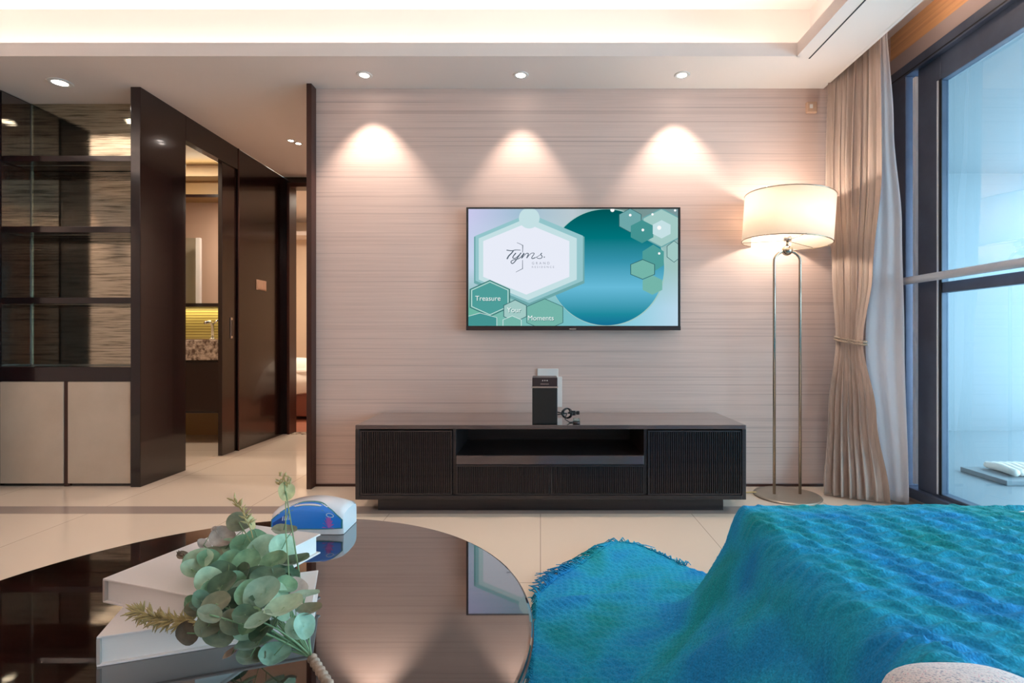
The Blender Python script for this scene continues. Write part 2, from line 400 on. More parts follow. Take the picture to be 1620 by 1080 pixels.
# ------------------------------------------------------------------ display cabinet on the left
sh = thing('display_cabinet', (-2.98, 3.36, 0), 'tall dark wood display cabinet with tinted mirror back and cream doors', 'cabinet')
CX0, CX1 = -3.41, -2.561
MB().box(CX0, CX1, 3.37, 3.59, 0, .68).box(CX0-.04, CX0, 3.37, 3.59, .68, SOF-.002).build('carcass', 'dark_wood_vertical', sh)
MB().box(CX0, CX1, 3.352, 3.37, .66, .75).build('counter_edge', 'dark_wood', sh, bevel=.002)
MB().box(CX0, CX1, 3.37, 3.585, .735, .75).build('counter', 'dark_wood', sh)
MB().box(CX0, CX1, 3.575, 3.585, .75, SOF-.002).build('mirror_back', 'tinted_mirror', sh)
MB().box(CX0+.001, CX0+.006, 3.375, 3.57, .75, SOF-.01).build('side_mirror', 'table_gloss', sh)
q = MB().box(CX0+.006, CX0+.012, 3.568, 3.575, .75, SOF-.01)
q.box(CX0+.006, CX1-.002, 3.568, 3.575, .75, .757); q.build('edge_strip', 'light_edge', sh)
for z0, z1 in ((2.047, 2.083), (1.598, 1.637), (1.149, 1.188)):
    o = MB().box(CX0+.013, CX1-.001, 3.372, 3.567, z0, z1).build('shelf', 'dark_wood', sh, bevel=.002)
    MB().box(CX0+.02, CX1-.01, 3.45, 3.462, z0-.0015, z0).build('light_groove', 'light_edge', o)
for a, b_ in ((-3.39, -2.995), (-2.965, -2.572)):
    MB().box(a, b_, 3.350, 3.369, .02, .657).build('door', 'cabinet_cream', sh, bevel=.002)
MB().box(-2.993, -2.967, 3.356, 3.37, 0, .66).build('door_stile', 'trim_brown', sh)

# tall dark side wall of the corridor with the bathroom opening
s = MB()
X0, X1 = -2.56, -2.498
s.box(X0, X1, 3.335, 3.763, 0, SOF).box(X0, X1, 3.763, 4.42, 2.325, SOF)
struct('wall_corridor_left', s, 'dark_wood', bevel=.0025, label='dark wood clad corridor wall', cat='wall')
struct('trim_6', MB().box(X0, X0+.03, 3.59, 3.6, 0, .001).box(X1-.002, X1+.004, 4.415, 4.425, 0, SOF), 'trim_brown')
sl = thing('sliding_door', (-2.53, 4.27, 0), 'dark sliding door half closing the bathroom opening', 'door')
MB().box(-2.545, -2.512, 4.215, 4.415, .005, 2.325).build('door_leaf', 'dark_wood_vertical', sl, bevel=.002)
pl = MB().box(-2.512, -2.506, 4.325, 4.352, .93, 1.10).build('recessed_handle', 'silver', sl, bevel=.002)
MB().box(-2.5065, -2.5045, 4.331, 4.346, .95, 1.08).build('finger_slot', 'charcoal_plastic', pl)
struct('wall_corridor_panel', MB().box(X0, X1-.004, 4.42, 5.2, 0, SOF), 'dark_wood_vertical', bevel=.002)
lsw = thing('light_switch', (-2.50, 4.77, 1.36), 'beige square light switch plate on the dark corridor wall', 'switch')
MB().box(-2.502, -2.493, 4.70, 4.86, 1.36, 1.45).build('switch_plate', 'switch_beige', lsw, bevel=.002)
for k in range(2): MB().box(-2.493, -2.489, 4.71+.073*k, 4.777+.073*k, 1.368, 1.442).build('rocker', 'switch_beige', lsw, bevel=.001)
# end wall with bedroom door
struct('wall_corridor_end', MB().box(-2.56, -2.455, 5.2, 5.3, 0, SOF).box(-2.455, -1.3, 5.2, 5.3, 2.44, SOF+.03).box(-1.5, -1.3, 5.2, 5.3, 0, 2.44), 'dark_wood')
struct('door_1', MB().box(-2.455, -2.43, 5.17, 5.32, 0, 2.44).box(-2.43, -1.5, 5.17, 5.32, 2.40, 2.44).box(-1.54, -1.5, 5.17, 5.32, 0, 2.40), 'trim_brown', bevel=.003)

# ------------------------------------------------------------------ bathroom
struct('wall_bathroom', MB().box(-4.7, -2.56, 5.15, 5.25, 0, 2.55).box(-4.7, -4.6, 3.6, 5.15, 0, 2.55), 'bath_wall')
struct('wall_bathroom_front', MB().box(-4.6, -2.565, 3.595, 3.62, 0, 2.55), 'bath_tile')
struct('ceiling_bathroom', MB().box(-4.7, -2.56, 3.6, 5.2, 2.55, 2.6), 'bath_wall')
struct('floor_bathroom', MB().box(-4.6, -2.56, 3.62, 5.15, 0, .002), 'polished_cream_tile')
struct('trim_7', MB().box(-4.6, -2.565, 5.0, 5.15, 2.45, 2.55), 'lit_band_cream')  # added band, its pale colour stands for the lit top of the wall
struct('wall_bathroom_splash', MB().box(-3.9, -2.565, 5.14, 5.15, .93, 1.3), 'tile_olive')
vn = thing('bathroom_vanity', (-3.2, 4.9, 0), 'marble topped dark vanity seen through the bathroom opening', 'vanity')
MB().box(-3.8, -2.60, 4.68, 5.14, .74, .92).build('countertop', 'marble', vn, bevel=.004)
MB().box(-3.8, -2.60, 4.72, 5.14, .27, .738).build('cabinet_body', 'espresso_veneer', vn, bevel=.004)
for k in range(2): MB().box(-3.79+.6*k, -3.21+.6*k, 4.705, 4.72, .29, .72).build('door', 'dark_wood', vn, bevel=.003)
fc = thing('faucet', (-3.02, 4.9, .92), 'small chrome faucet on the marble vanity', 'faucet')
MB().tube([(-3.02, 4.92, .92), (-3.02, 4.92, 1.05), (-3.02, 4.88, 1.085), (-3.02, 4.81, 1.07)], .013, 12).build('spout', 'silver', fc)
MB().tube([(-3.02, 4.92, 1.06), (-2.97, 4.92, 1.10)], .008, 8).build('handle', 'silver', fc)
MB().lathe([(.025, 0), (.025, .01), (.014, .016)], (-3.02, 4.92, .92), 20).build('base', 'silver', fc)
mc = thing('mirror_cabinet', (-3.2, 5.0, 1.22), 'wall mirror cabinet with dark frame above the vanity', 'mirror')
MB().box(-3.9, -2.60, 5.0, 5.139, 1.225, 2.28).build('cabinet_box', 'dark_wood', mc)
MB().box(-3.88, -2.62, 4.994, 5.0, 1.26, 2.25).build('mirror_front', 'mirror', mc)
sg = thing('shower_screen', (-3.97, 3.8, 0), 'glass shower screen with pale upright profile reflected in the bathroom mirror', 'screen')
MB().box(-4.0, -3.955, 3.75, 3.79, 0, 2.1).build('upright_profile', 'white_plastic', sg)
MB().box(-4.58, -4.0, 3.765, 3.775, 0, 2.1).build('glass_panel', 'shower_glass', sg)
area('vanity_strip_lamp', (-3.2, 5.09, 1.222), (0, 0, 0), 1.1, .02, 1.6, (1, .85, .45))
area('bathroom_ceiling_lamp', (-3.3, 4.3, 2.54), (0, 0, 0), .3, .3, 16, (1, .85, .68))
area('lit_band_strip_lamp', (-3.3, 4.9, 2.46), (-PI*.72, 0, 0), 1.4, .03, 1.2, (1, .9, .7))  # uplight aimed at the added pale band

# ------------------------------------------------------------------ bedroom seen through the door
struct('wall_bedroom', MB().box(-4.5, 0, 8.5, 8.6, 0, 3).box(-4.6, -4.5, 5.3, 8.6, 0, 3).box(0, .1, 5.3, 8.6, 0, 3).box(-4.5, -2.56, 5.25, 5.3, 0, 3).box(-1.3, 0, 5.25, 5.3, 0, 3), 'bedroom_wall')
struct('ceiling_bedroom', MB().box(-4.5, 0, 8.1, 8.5, 2.5, 2.56).box(-4.5, 0, 5.3, 5.9, 2.5, 2.56).box(-4.5, 0, 5.3, 8.5, 2.78, 2.82), 'ceiling_paint')
bd = thing('bed', (-2.6, 7.1, 0), 'bed with dark red wood base glimpsed through the far doorway', 'bed')
MB().box(-3.4, -1.8, 6.10, 8.2, .04, .33).build('bed_base', 'bed_wood', bd, bevel=.01)
MB().box(-3.38, -1.82, 6.16, 8.2, .33, .58).build('mattress', 'linen_white', bd, bevel=.06, segs=4)
rows = []
for i in range(14):
    u = i/13; rr = []
    for j in range(30):
        v = j/29; x = -3.46+1.72*v
        y = 6.06+.9*u; z = .30+.36*min(1, (u*3.2)**.6) + .02*noise.noise(Vector((x*4, y*4, 0)))
        e = max(0, abs(v-.5)-.44)/.06; z -= .12*e
        rr.append((x, y+.02*math.sin(x*9), z))
    rows.append(rr)
dv = MB().grid(rows).build('duvet', 'linen_white', solid=.04, loc=(-2.6, 6.5, .5))
tag(dv, 'rumpled white duvet over the end of the bed in the far room', 'duvet')
tag(MB().box(-3.5, -1.75, 7.0, 7.5, .585, .64).build('bed_throw', 'throw_brown', loc=(-2.6, 7.2, .58), bevel=.02), 'brown blanket band lying across the bed in the far room', 'blanket')
def pillow(c, sx, sz, m, label, tilt):
    rows = []
    for i in range(13):
        a = -1+2*i/12; rr = []
        for j in range(25):
            th = 2*PI*j/25
            r = (1-abs(a)**4)**.5 if abs(a) < 1 else 0
            x = sx/2*math.copysign(abs(math.cos(th))**.5, math.cos(th))*(.2+.8*r)
            z = sz/2*math.copysign(abs(math.sin(th))**.5, math.sin(th))*(.2+.8*r)
            v = Matrix.Rotation(tilt, 3, 'X') @ Vector((x, a*.08, z)); rr.append(Vector(c)+v)
        rows.append(rr)
    o = MB().grid(rows, wrap=True).build('pillow', m, loc=(c[0], c[1], c[2]-sz/2)); tag(o, label, 'pillow', None); return o
pillow((-2.9, 7.93, .80), .62, .42, 'linen_grey', 'plain grey pillow standing on the bed in the far room', -.25)
pillow((-2.9, 8.12, .93), .66, .46, 'pillow_pattern', 'patterned pillow behind the grey one on the far bed', -.15)
area('bedroom_ceiling_lamp', (-2.4, 6.9, 2.77), (0, 0, 0), .6, .6, 55, (1, .86, .70))

# ------------------------------------------------------------------ downlights
def spotlamp(loc, power, size, blend, col=WARM, parent=None, tilt=(0, 0, 0)):
    d = bpy.data.lights.new('spot_lamp', 'SPOT'); d.energy = power; d.spot_size = size; d.spot_blend = blend; d.color = col; d.shadow_soft_size = .02
    o = bpy.data.objects.new('spot_lamp', d); C.objects.link(o); o.rotation_euler = tilt
    if parent: o.parent = parent; o.location = (0, 0, -.012)
    else: o.location = loc
    return o
def downlight(loc, r=.028):
    t = thing('downlight', loc, '', 'ceiling light')
    MB().lathe([(r, -.001), (r, -.004), (r+.016, -.004), (r+.019, 0), (r+.016, 0.0), (r, 0.0)], loc, 40, closed=True).build('trim_ring', 'white_plastic', t)
    MB().lathe([(1e-4, -.003), (r-.001, -.003), (r-.001, 0), (1e-4, 0)], loc, 32).build('lens', 'lens', t)
    return t
specs = [((-1.05, 3.185, SOF), 'small round ceiling downlight nearest the dark wood post', 27, 1.45, .6, 'downlights over the television wall'),
         ((-.117, 3.185, SOF), 'small round ceiling downlight straight above the television', 20, 1.30, .6, 'downlights over the television wall'),
         ((.845, 3.185, SOF), 'small round ceiling downlight nearest the curtain', 27, 1.40, .6, 'downlights over the television wall'),
         ((-2.95, 3.28, SOF), 'large round ceiling downlight in front of the display cabinet', 9, 1.9, .5, None),
         ((-1.978, 4.235, SOF), 'nearer of the two touching downlights in the corridor ceiling', 14, 2.2, .6, 'paired corridor downlights'),
         ((-1.948, 4.30, SOF), 'farther of the two touching downlights in the corridor ceiling', 14, 2.2, .6, 'paired corridor downlights'),
         ]
base = downlight(specs[0][0])
for i, (loc, lab, pw, sz, bl_, grp) in enumerate(specs):
    d = base if i == 0 else dup(base, loc, lab)
    d['label'] = lab
    if grp: d['group'] = grp
    if i == 3: d.scale = (1.45, 1.45, 1)
    if i > 3: d.scale = (.7, .7, 1)
for i, (loc, lab, pw, sz, bl_, grp) in enumerate(specs):
    spotlamp((loc[0], loc[1], loc[2]-.015), pw, sz, bl_)
# left wall washers, then unseen spots added to fill the room and the throw
for y in (2.5, 1.5, .5, -.6): spotlamp((-4.66, y, SOF-.015), 24, 1.5, .6)
for x, y in ((-4.3, 2.0), (-3.0, -1.9), (-1.2, -1.9), (.8, -1.9)): spotlamp((x, y, SOF-.015), 12, 2.0, .6)  # added out of view to raise the ambient light
for x, y in ((1.62, 1.3), (1.62, .1)): spotlamp((x, y, SOF-.015), 12, 1.75, .8, (1, .95, .92))  # unseen overhead pair added to brighten the top of the throw

# ------------------------------------------------------------------ television
TY = 3.29
def tv(cx, cy, off=0.0):     # picture position (in units of the screen artwork) to world
    px = 720+cx/4.263; py = 310+cy/4.263
    return Vector(((px-855)*TY/F, TY-off, .926+(536-py)*TY/F))
tvo = thing('television', (.2, 3.33, .98), 'wall mounted flat television showing a teal hexagon welcome screen', 'television')
a = tv(75, 905); b_ = tv(1520, 75)
fr_ = MB()
fr_.box(a.x, b_.x, TY-.003, TY+.035, a.z, b_.z); fr_.build('cabinet', 'black_plastic', tvo, bevel=.003)
c0 = tv(90, 875); c1 = tv(1502, 88)
MB().box(a.x+.2, b_.x-.2, TY+.035, WY-.001, a.z+.15, b_.z-.15).build('wall_mount', 'black_plastic', tvo)
MB().box(tv(770, 0).x, tv(815, 0).x, TY-.006, TY-.003, tv(0, 900).z, tv(0, 893).z).build('logo_badge', 'silver', tvo)
q = MB().box(a.x, b_.x, TY-.0045, TY-.003, a.z, c0.z-.002).build('bottom_bezel', 'charcoal_plastic', tvo)
# screen artwork
TVS = .55
m, n, l, e = emis('screen_background', (1, 1, 1, 1), TVS)
tc = n.new('ShaderNodeTexCoord'); sx = n.new('ShaderNodeSeparateXYZ'); l.new(tc.outputs['Object'], sx.inputs[0])
def mrange(src, a0, a1):
    q = n.new('ShaderNodeMapRange'); q.inputs[1].default_value = a0; q.inputs[2].default_value = a1; l.new(src, q.inputs[0]); return q.outputs[0]
ox, oz = .2, .98
rx = mrange(sx.outputs['X'], c0.x-ox, c1.x-ox); rz = mrange(sx.outputs['Z'], c0.z-oz, c1.z-oz)
def vramp(fac, stops):
    r = n.new('ShaderNodeValToRGB'); el = r.color_ramp.elements
    while len(el) < len(stops): el.new(.5)
    for i, (p, c) in enumerate(stops): el[i].position = p; el[i].color = c
    l.new(fac, r.inputs[0]); return r.outputs[0]
ct = vramp(rx, [(0, srgb(205, 205, 240)), (.25, srgb(165, 195, 215)), (.5, srgb(190, 205, 212)), (.75, srgb(120, 150, 145)), (1, srgb(125, 155, 160))])
cb2 = vramp(rx, [(0, srgb(110, 185, 165)), (.2, srgb(125, 190, 180)), (.6, srgb(120, 195, 210)), (.8, srgb(150, 210, 228)), (1, srgb(190, 220, 240))])
cm = vramp(rx, [(0, srgb(200, 215, 240)), (.3, srgb(200, 225, 230)), (.8, srgb(150, 200, 200)), (1, srgb(165, 200, 195))])
m1 = n.new('ShaderNodeMixRGB'); l.new(vramp(rz, [(.15, (0, 0, 0, 1)), (.5, (1, 1, 1, 1))]), m1.inputs[0]); l.new(cb2, m1.inputs[1]); l.new(cm, m1.inputs[2])
m2 = n.new('ShaderNodeMixRGB'); l.new(vramp(rz, [(.6, (0, 0, 0, 1)), (.95, (1, 1, 1, 1))]), m2.inputs[0]); l.new(m1.outputs[0], m2.inputs[1]); l.new(ct, m2.inputs[2])
l.new(m2.outputs[0], e.inputs[0])
m, n, l, e = emis('screen_circle', (1, 1, 1, 1), TVS)
tc = n.new('ShaderNodeTexCoord'); sx = n.new('ShaderNodeSeparateXYZ'); l.new(tc.outputs['Object'], sx.inputs[0])
rz = mrange(sx.outputs['Z'], c0.z-oz, c1.z-oz)
l.new(vramp(rz, [(0, srgb(20, 110, 150)), (.1, srgb(30, 140, 160)), (.33, srgb(105, 190, 220)), (.55, srgb(55, 150, 175)), (.75, srgb(0, 118, 126)), (1, srgb(0, 84, 86))]), e.inputs[0])
def sc_col(name, rgb): emis(name, srgb(*rgb), TVS); return name
names = ['screen_background', 'screen_circle', sc_col('screen_hex_outer', (150, 200, 206)), sc_col('screen_hex_mid', (200, 228, 232)), sc_col('screen_hex_white', (236, 240, 252)),
         sc_col('screen_hex_green', (118, 184, 172)), sc_col('screen_hex_deep', (70, 150, 148)), sc_col('screen_hex_pale', (165, 205, 200)), sc_col('screen_line_dark', (48, 100, 105)),
         sc_col('screen_line_white', (235, 250, 250)), sc_col('screen_circle_tint', (80, 160, 156)), sc_col('screen_spark', (255, 255, 255)), sc_col('screen_hex_shadow', (112, 170, 172))]
SB = MB(); lay = [0]
def spoly(pts, mi, z=None):
    lay[0] += 1; off = .0034+.00006*lay[0] if z is None else z
    # clip to the screen area
    def clip(P, ax, lim, keep_less):
        out = []
        for i in range(len(P)):
            A, B = P[i], P[(i+1) % len(P)]
            ia = (A[ax] <= lim) == keep_less or A[ax] == lim; ib = (B[ax] <= lim) == keep_less or B[ax] == lim
            if ia: out.append(A)
            if ia != ib:
                t = (lim-A[ax])/(B[ax]-A[ax]); out.append((A[0]+t*(B[0]-A[0]), A[1]+t*(B[1]-A[1])))
        return out
    for ax, lim, kl in ((0, 90, False), (0, 1502, True), (1, 88, False), (1, 875, True)):
        pts = clip(pts, ax, lim, kl)
        if len(pts) < 3: return
    SB.cur = mi; SB.poly([tv(x, y, off) for x, y in pts])
def hexa(cx, cy, w_, h_, mi, outline=None, lw=5):
    P = lambda w_, h_: [(cx, cy-h_), (cx+w_, cy-h_*.5), (cx+w_, cy+h_*.5), (cx, cy+h_), (cx-w_, cy+h_*.5), (cx-w_, cy-h_*.5)]
    if outline is not None: spoly(P(w_+lw, h_+lw), outline)
    spoly(P(w_, h_), mi)
def disc(cx, cy, r, mi, n=64): spoly([(cx+r*math.cos(2*PI*k/n), cy+r*math.sin(2*PI*k/n)) for k in range(n)], mi)
spoly([(90, 88), (1502, 88), (1502, 875), (90, 875)], 0)
disc(1021, 481, 397, 7, 96)
disc(1018, 481, 391, 1, 96)
hexa(1390, 215, 120, 125, 7, 12, 9); hexa(1180, 165, 72, 78, 12, 8, 4)
hexa(1260, 240, 76, 78, 6); hexa(1392, 225, 60, 62, 3)
hexa(1335, 420, 72, 92, 10, None); hexa(1330, 600, 66, 66, 5); hexa(1264, 495, 78, 64, 5, 8, 5)
hexa(1475, 375, 45, 70, 7, 8, 4)
disc(1018, 481, 0.1, 1, 3)
hexa(500, 432, 372, 312, 12); hexa(500, 420, 362, 302, 2); hexa(490, 425, 330, 278, 3); hexa(480, 425, 290, 240, 4)
disc(500, 150, 70, 3, 32)
hexa(605, 800, 120, 105, 5, 8, 4); hexa(235, 690, 130, 118, 5, 8, 6); hexa(235, 690, 120, 108, 10, 9, 3); hexa(405, 775, 74, 72, 7, 8, 5)
hexa(385, 860, 60, 50, 5, 9, 3); hexa(170, 850, 110, 60, 6, 9, 3)
def sline(pts, w_, mi):
    for (x0, y0), (x1, y1) in zip(pts, pts[1:]):
        d = math.hypot(x1-x0, y1-y0); nx, ny = -(y1-y0)/d*w_/2, (x1-x0)/d*w_/2
        spoly([(x0+nx, y0+ny), (x1+nx, y1+ny), (x1-nx, y1-ny), (x0-nx, y0-ny)], mi)
for x, y, r in ((1180, 130, 9), (1265, 230, 9), (1375, 388, 8), (1375, 215, 14), (1482, 98, 8), (1060, 95, 14), (1330, 125, 8)): disc(x, y, r, 11, 16)
scr = SB.build('screen', names, tvo)
LB = MB()
def zp(x, y): return (780-720)*4.263 + x*4.263/13.5, (370-310)*4.263 + y*4.263/13.5
def stroke(pts, ws, mi=0):
    # smooth pen stroke through points given in the enlarged logo frame
    P = []
    for i in range(len(pts)-1):
        p0 = pts[max(i-1, 0)]; p1 = pts[i]; p2 = pts[i+1]; p3 = pts[min(i+2, len(pts)-1)]
        for k in range(6):
            t = k/6
            P.append(tuple(.5*((2*p1[a]) + (-p0[a]+p2[a])*t + (2*p0[a]-5*p1[a]+4*p2[a]-p3[a])*t*t + (-p0[a]+3*p1[a]-3*p2[a]+p3[a])*t**3) for a in (0, 1)))
    P.append(pts[-1]); L = []; R = []
    for i, p in enumerate(P):
        a0 = P[max(i-1, 0)]; a1 = P[min(i+1, len(P)-1)]; d = math.hypot(a1[0]-a0[0], a1[1]-a0[1]) or 1
        t = i/(len(P)-1); w_ = ws[0]+(ws[1]-ws[0])*t
        nx, ny = -(a1[1]-a0[1])/d*w_/2, (a1[0]-a0[0])/d*w_/2
        L.append(zp(p[0]+nx, p[1]+ny)); R.append(zp(p[0]-nx, p[1]-ny))
    LB.cur = mi
    vs = [tv(x, y, .0082) for x, y in L]+[tv(x, y, .0082) for x, y in R]; k = len(L)
    LB.add(vs, [(i, i+1, k+i+1, k+i) for i in range(k-1)])
stroke([(290, 350), (400, 362), (490, 345), (590, 350)], (20, 12))                 # T bar
stroke([(440, 355), (400, 410), (340, 470), (300, 540)], (22, 28))                 # T stem
stroke([(490, 410), (440, 470), (425, 515), (480, 520), (560, 450), (600, 405)], (24, 12))
stroke([(600, 405), (540, 490), (470, 590), (415, 635), (385, 600), (430, 560), (560, 525), (640, 440), (655, 405)], (22, 14))
stroke([(670, 420), (630, 480), (610, 525)], (20, 22))
stroke([(620, 520), (700, 430), (740, 415), (755, 440), (720, 520)], (10, 24))
stroke([(720, 520), (800, 430), (850, 410), (880, 425), (830, 500), (840, 530), (900, 510)], (10, 20))
stroke([(900, 510), (980, 470), (1045, 410)], (10, 10))
stroke([(1045, 410), (1020, 440), (1050, 490), (1020, 525), (960, 525), (930, 500)], (20, 12))
stroke([(1085, 495), (1105, 500)], (26, 26))
stroke([(510, 190), (580, 218), (635, 250)], (8, 12)); stroke([(635, 240), (635, 320), (632, 400)], (18, 10))
stroke([(632, 560), (632, 660), (632, 750)], (10, 14)); stroke([(632, 745), (560, 780), (490, 818)], (12, 8))
def text(mb, s, cx, cy, size, mi, off, shear=0, space=1.0, sx_=1.0):
    cu = bpy.data.curves.new('t', 'FONT'); cu.body = s; cu.size = size; cu.shear = shear; cu.space_character = space
    ob = bpy.data.objects.new('t', cu); C.objects.link(ob); bpy.context.view_layer.update()
    me = bpy.data.meshes.new_from_object(ob.evaluated_get(bpy.context.evaluated_depsgraph_get()))
    mb.cur = mi
    vs = []
    for v in me.vertices:
        vs.append(tv(cx+v.co.x*sx_, cy-v.co.y, off))
    mb.add(vs, [tuple(p.vertices) for p in me.polygons])
    bpy.data.objects.remove(ob); bpy.data.curves.remove(cu); bpy.data.meshes.remove(me)
LMS = ['screen_text_dark', 'screen_text_white', 'screen_text_grey', 'screen_text_shadow']
sc_col('screen_text_dark', (84, 98, 112)); sc_col('screen_text_grey', (150, 155, 170)); sc_col('screen_text_shadow', (60, 120, 120)); sc_col('screen_text_white', (240, 252, 250))
LB.build('script_logo', LMS, scr); LB = MB()
text(LB, 'GRAND', 517, 462, 24, 2, .0082, 0, 1.75)
text(LB, 'RESIDENCE', 517, 486, 19, 2, .0082, 0, 1.72)
LB.build('small_lettering', LMS, scr)
for s_, x, y in (('Treasure', 136, 706), ('Your', 350, 784), ('Moments', 488, 838)):
    LB = MB(); text(LB, s_, x+3, y+4, 47, 3, .0082, 0, 1.0, 1.0); text(LB, s_, x, y, 47, 1, .0086, 0, 1.0, 1.0); LB.build('lettering', LMS, scr)

# ------------------------------------------------------------------ TV console
KX0, KX1, KY0, KY1 = -.99, 1.10, 2.855, 3.345
kn = thing('tv_console', (.05, 3.1, 0), 'long low espresso television console with fluted doors', 'console')
MB().box(KX0, KX1, KY0, KY1, .444, .466).build('top', 'console_gloss', kn, bevel=.003)
q = MB().box(KX0, KX0+.022, KY0, KY1, .067, .444).box(KX1-.022, KX1, KY0, KY1, .067, .444).box(KX0+.022, KX1-.022, KY0, KY1, .067, .089).box(KX0+.022, KX1-.022, KY1-.012, KY1, .089, .444)
q.box(-.472, -.454, KY0+.02, KY1-.012, .089, .444).box(.556, .574, KY0+.02, KY1-.012, .089, .444).box(-.454, .556, KY0+.02, KY1-.012, .285, .30)
q.build('carcass', 'espresso_veneer', kn, bevel=.002)
MB().box(-.88, .99, 2.89, KY1, 0, .067).build('plinth', 'espresso_veneer', kn, bevel=.002)
def fluted(x0, x1, z0, z1, y, mb):
    n_ = int((x1-x0-.012)/.0116); st = (x1-x0-.012)/n_; prof = [(x0, y)]
    prof += [(x0+.006, y)]
    for i in range(n_):
        xa = x0+.006+i*st
        for k in range(1, 5): prof.append((xa+st*k/4, y + (.008 if k in (2, 3) else 0) ))
    prof.append((x1, y))
    zi0, zi1 = z0+.008, z1-.008
    rows = [[(x, y, z0) for x, yy in prof], [(x, y, zi0) for x, yy in prof], [(x, yy, zi0) for x, yy in prof], [(x, yy, zi1) for x, yy in prof], [(x, y, zi1) for x, yy in prof], [(x, y, z1) for x, yy in prof]]
    mb.grid(rows, smooth=False); mb.box(x0, x1, y+.009, y+.018, z0, z1)
    return mb
for nm, x0, x1, z0, z1 in (('door', KX0+.024, -.474, .091, .436), ('door', .576, KX1-.024, .091, .436), ('drawer', -.452, .050, .091, .250), ('drawer', .054, .554, .091, .250)):
    fluted(x0, x1, z0, z1, KY0+.006, MB()).build(nm, 'espresso_veneer', kn)
MB().box(-.452, .554, KY0+.01, KY0+.026, .252, .300).build('rail', 'console_gloss', kn, bevel=.002)

# things on the console
sp_ = thing('speaker_tower', (.024, 2.97, .466), 'black upright speaker box standing on the television console', 'speaker')
z0 = .466
MB().box(-.044, .092, 2.875, 3.02, z0, z0+.196).build('body', 'black_plastic', sp_, bevel=.004)
MB().box(-.046, .094, 2.873, 3.022, z0+.197, z0+.204).build('trim_band', 'silver', sp_)
h_ = MB().box(-.044, .092, 2.875, 3.02, z0+.205, z0+.252).build('control_head', 'charcoal_plastic', sp_, bevel=.003)
MB().box(.0, .045, 2.873, 2.875, z0+.216, z0+.219).build('logo_mark', 'silver', h_)
q = MB()
for k in range(3): q.lathe([(1e-4, 0), (.0035, 0), (.0035, .002), (1e-4, .002)], (.012+.012*k, 2.876, z0+.236), 12, Matrix.Rotation(PI/2, 3, 'X'))
q.build('button', 'silver', h_)
ws_ = thing('wall_socket', (.05, 3.35, .72), 'small pale socket plate on the wall behind the speaker', 'socket')
MB().box(-.02, .112, WY-.010, WY-.0005, .655, .74).build('plate', 'white_plastic', ws_, bevel=.002)
MB().box(.095, .135, WY-.02, WY-.011, .50, .69).build('cable_duct', 'white_plastic', ws_, bevel=.002)
ca_ = thing('coiled_cable', (.16, 2.95, z0), 'bundle of black power cable with connectors beside the speaker', 'cable')
c_ = Vector((.145, 2.93, z0+.052)); q = MB()
pts = [c_+Vector((.024*math.cos(t*.9)*(1+.2*math.sin(t*2.3)), .012*math.sin(t*1.7), .026*math.sin(t*.9))) for t in [i*.25 for i in range(90)]]
q.tube(pts, .0045, 6)
q.tube([(.093, 2.93, z0+.06), (.11, 2.93, z0+.056), c_], .003, 6); q.tube([(.093, 2.93, z0+.045), (.11, 2.93, z0+.048), c_], .003, 6)
q.tube([c_, (.135, 2.93, z0+.02), (.16, 2.93, z0+.003), (.2, 2.95, z0+.003)], .003, 6)
q.build('cord', 'black_plastic', ca_)
q = MB().box(.165, .192, 2.918, 2.942, z0+.042, z0+.067).box(.196, .214, 2.92, 2.94, z0+.046, z0+.065); q.tube([(.15, 2.93, z0+.055), (.2, 2.93, z0+.055)], .005, 8)
q.build('connector', 'black_plastic', ca_, bevel=.002)
gj = thing('glass_jar', (.19, 2.90, z0), 'tiny clear jar with dark base under the cable connectors', 'jar')
MB().lathe([(.019, 0), (.02, .004), (.02, .014), (1e-4, .014)], (.195, 2.895, z0), 24).build('base', 'charcoal_plastic', gj)
MB().lathe([(.019, .0145), (.019, .032), (.0175, .032), (.0175, .0145)], (.195, 2.895, z0), 24).build('glass_wall', 'shower_glass', gj)
rm = thing('motion_sensor', (1.69, 3.35, 2.38), 'small pale sensor high on the wall beside the curtain', 'sensor')
MB().box(1.665, 1.73, 3.335, 3.3595, 2.34, 2.41).build('housing', 'switch_beige', rm, bevel=.006)
MB().box(1.68, 1.70, 3.33, 3.335, 2.365, 2.39).build('window', 'white_plastic', rm, bevel=.002)

# ------------------------------------------------------------------ floor lamp
LXc, LYc = 1.455, 3.15
fl = thing('floor_lamp', (LXc, LYc, 0), 'brushed steel floor lamp with white drum shade beside the curtain', 'lamp')
MB().lathe([(1e-4, 0), (.185, 0), (.188, .004), (.185, .009), (.16, .012), (1e-4, .014)], (LXc, LYc, 0), 64).build('base', 'lamp_base_metal', fl)
ht = 1.385; hw = .076
arc = [(LXc-hw, LYc, .01), (LXc-hw, LYc, ht)] + [(LXc-hw*math.cos(a_), LYc, ht+.06*math.sin(a_)) for a_ in [PI*i/16 for i in range(1, 16)]] + [(LXc+hw, LYc, ht), (LXc+hw, LYc, .01)]
MB().tube(arc, .0085, 14).build('pole', 'brushed_steel', fl)
MB().sphere((LXc, LYc, ht+.062), .031, 14).build('ball_joint', 'brushed_steel', fl)
MB().tube([(LXc, LYc, ht+.08), (LXc+.002, LYc, ht+.125)], .008, 12).build('neck', 'brushed_steel', fl)
MB().lathe([(.022, 0), (.024, .02), (.018, .03)], (LXc+.002, LYc, ht+.118), 20).build('socket', 'silver', fl)
til = Matrix.Rotation(math.radians(4.0), 3, 'Y')
sc0 = Vector((LXc+.004, LYc, ht+.105+.14)); R0, H0 = .247, .135
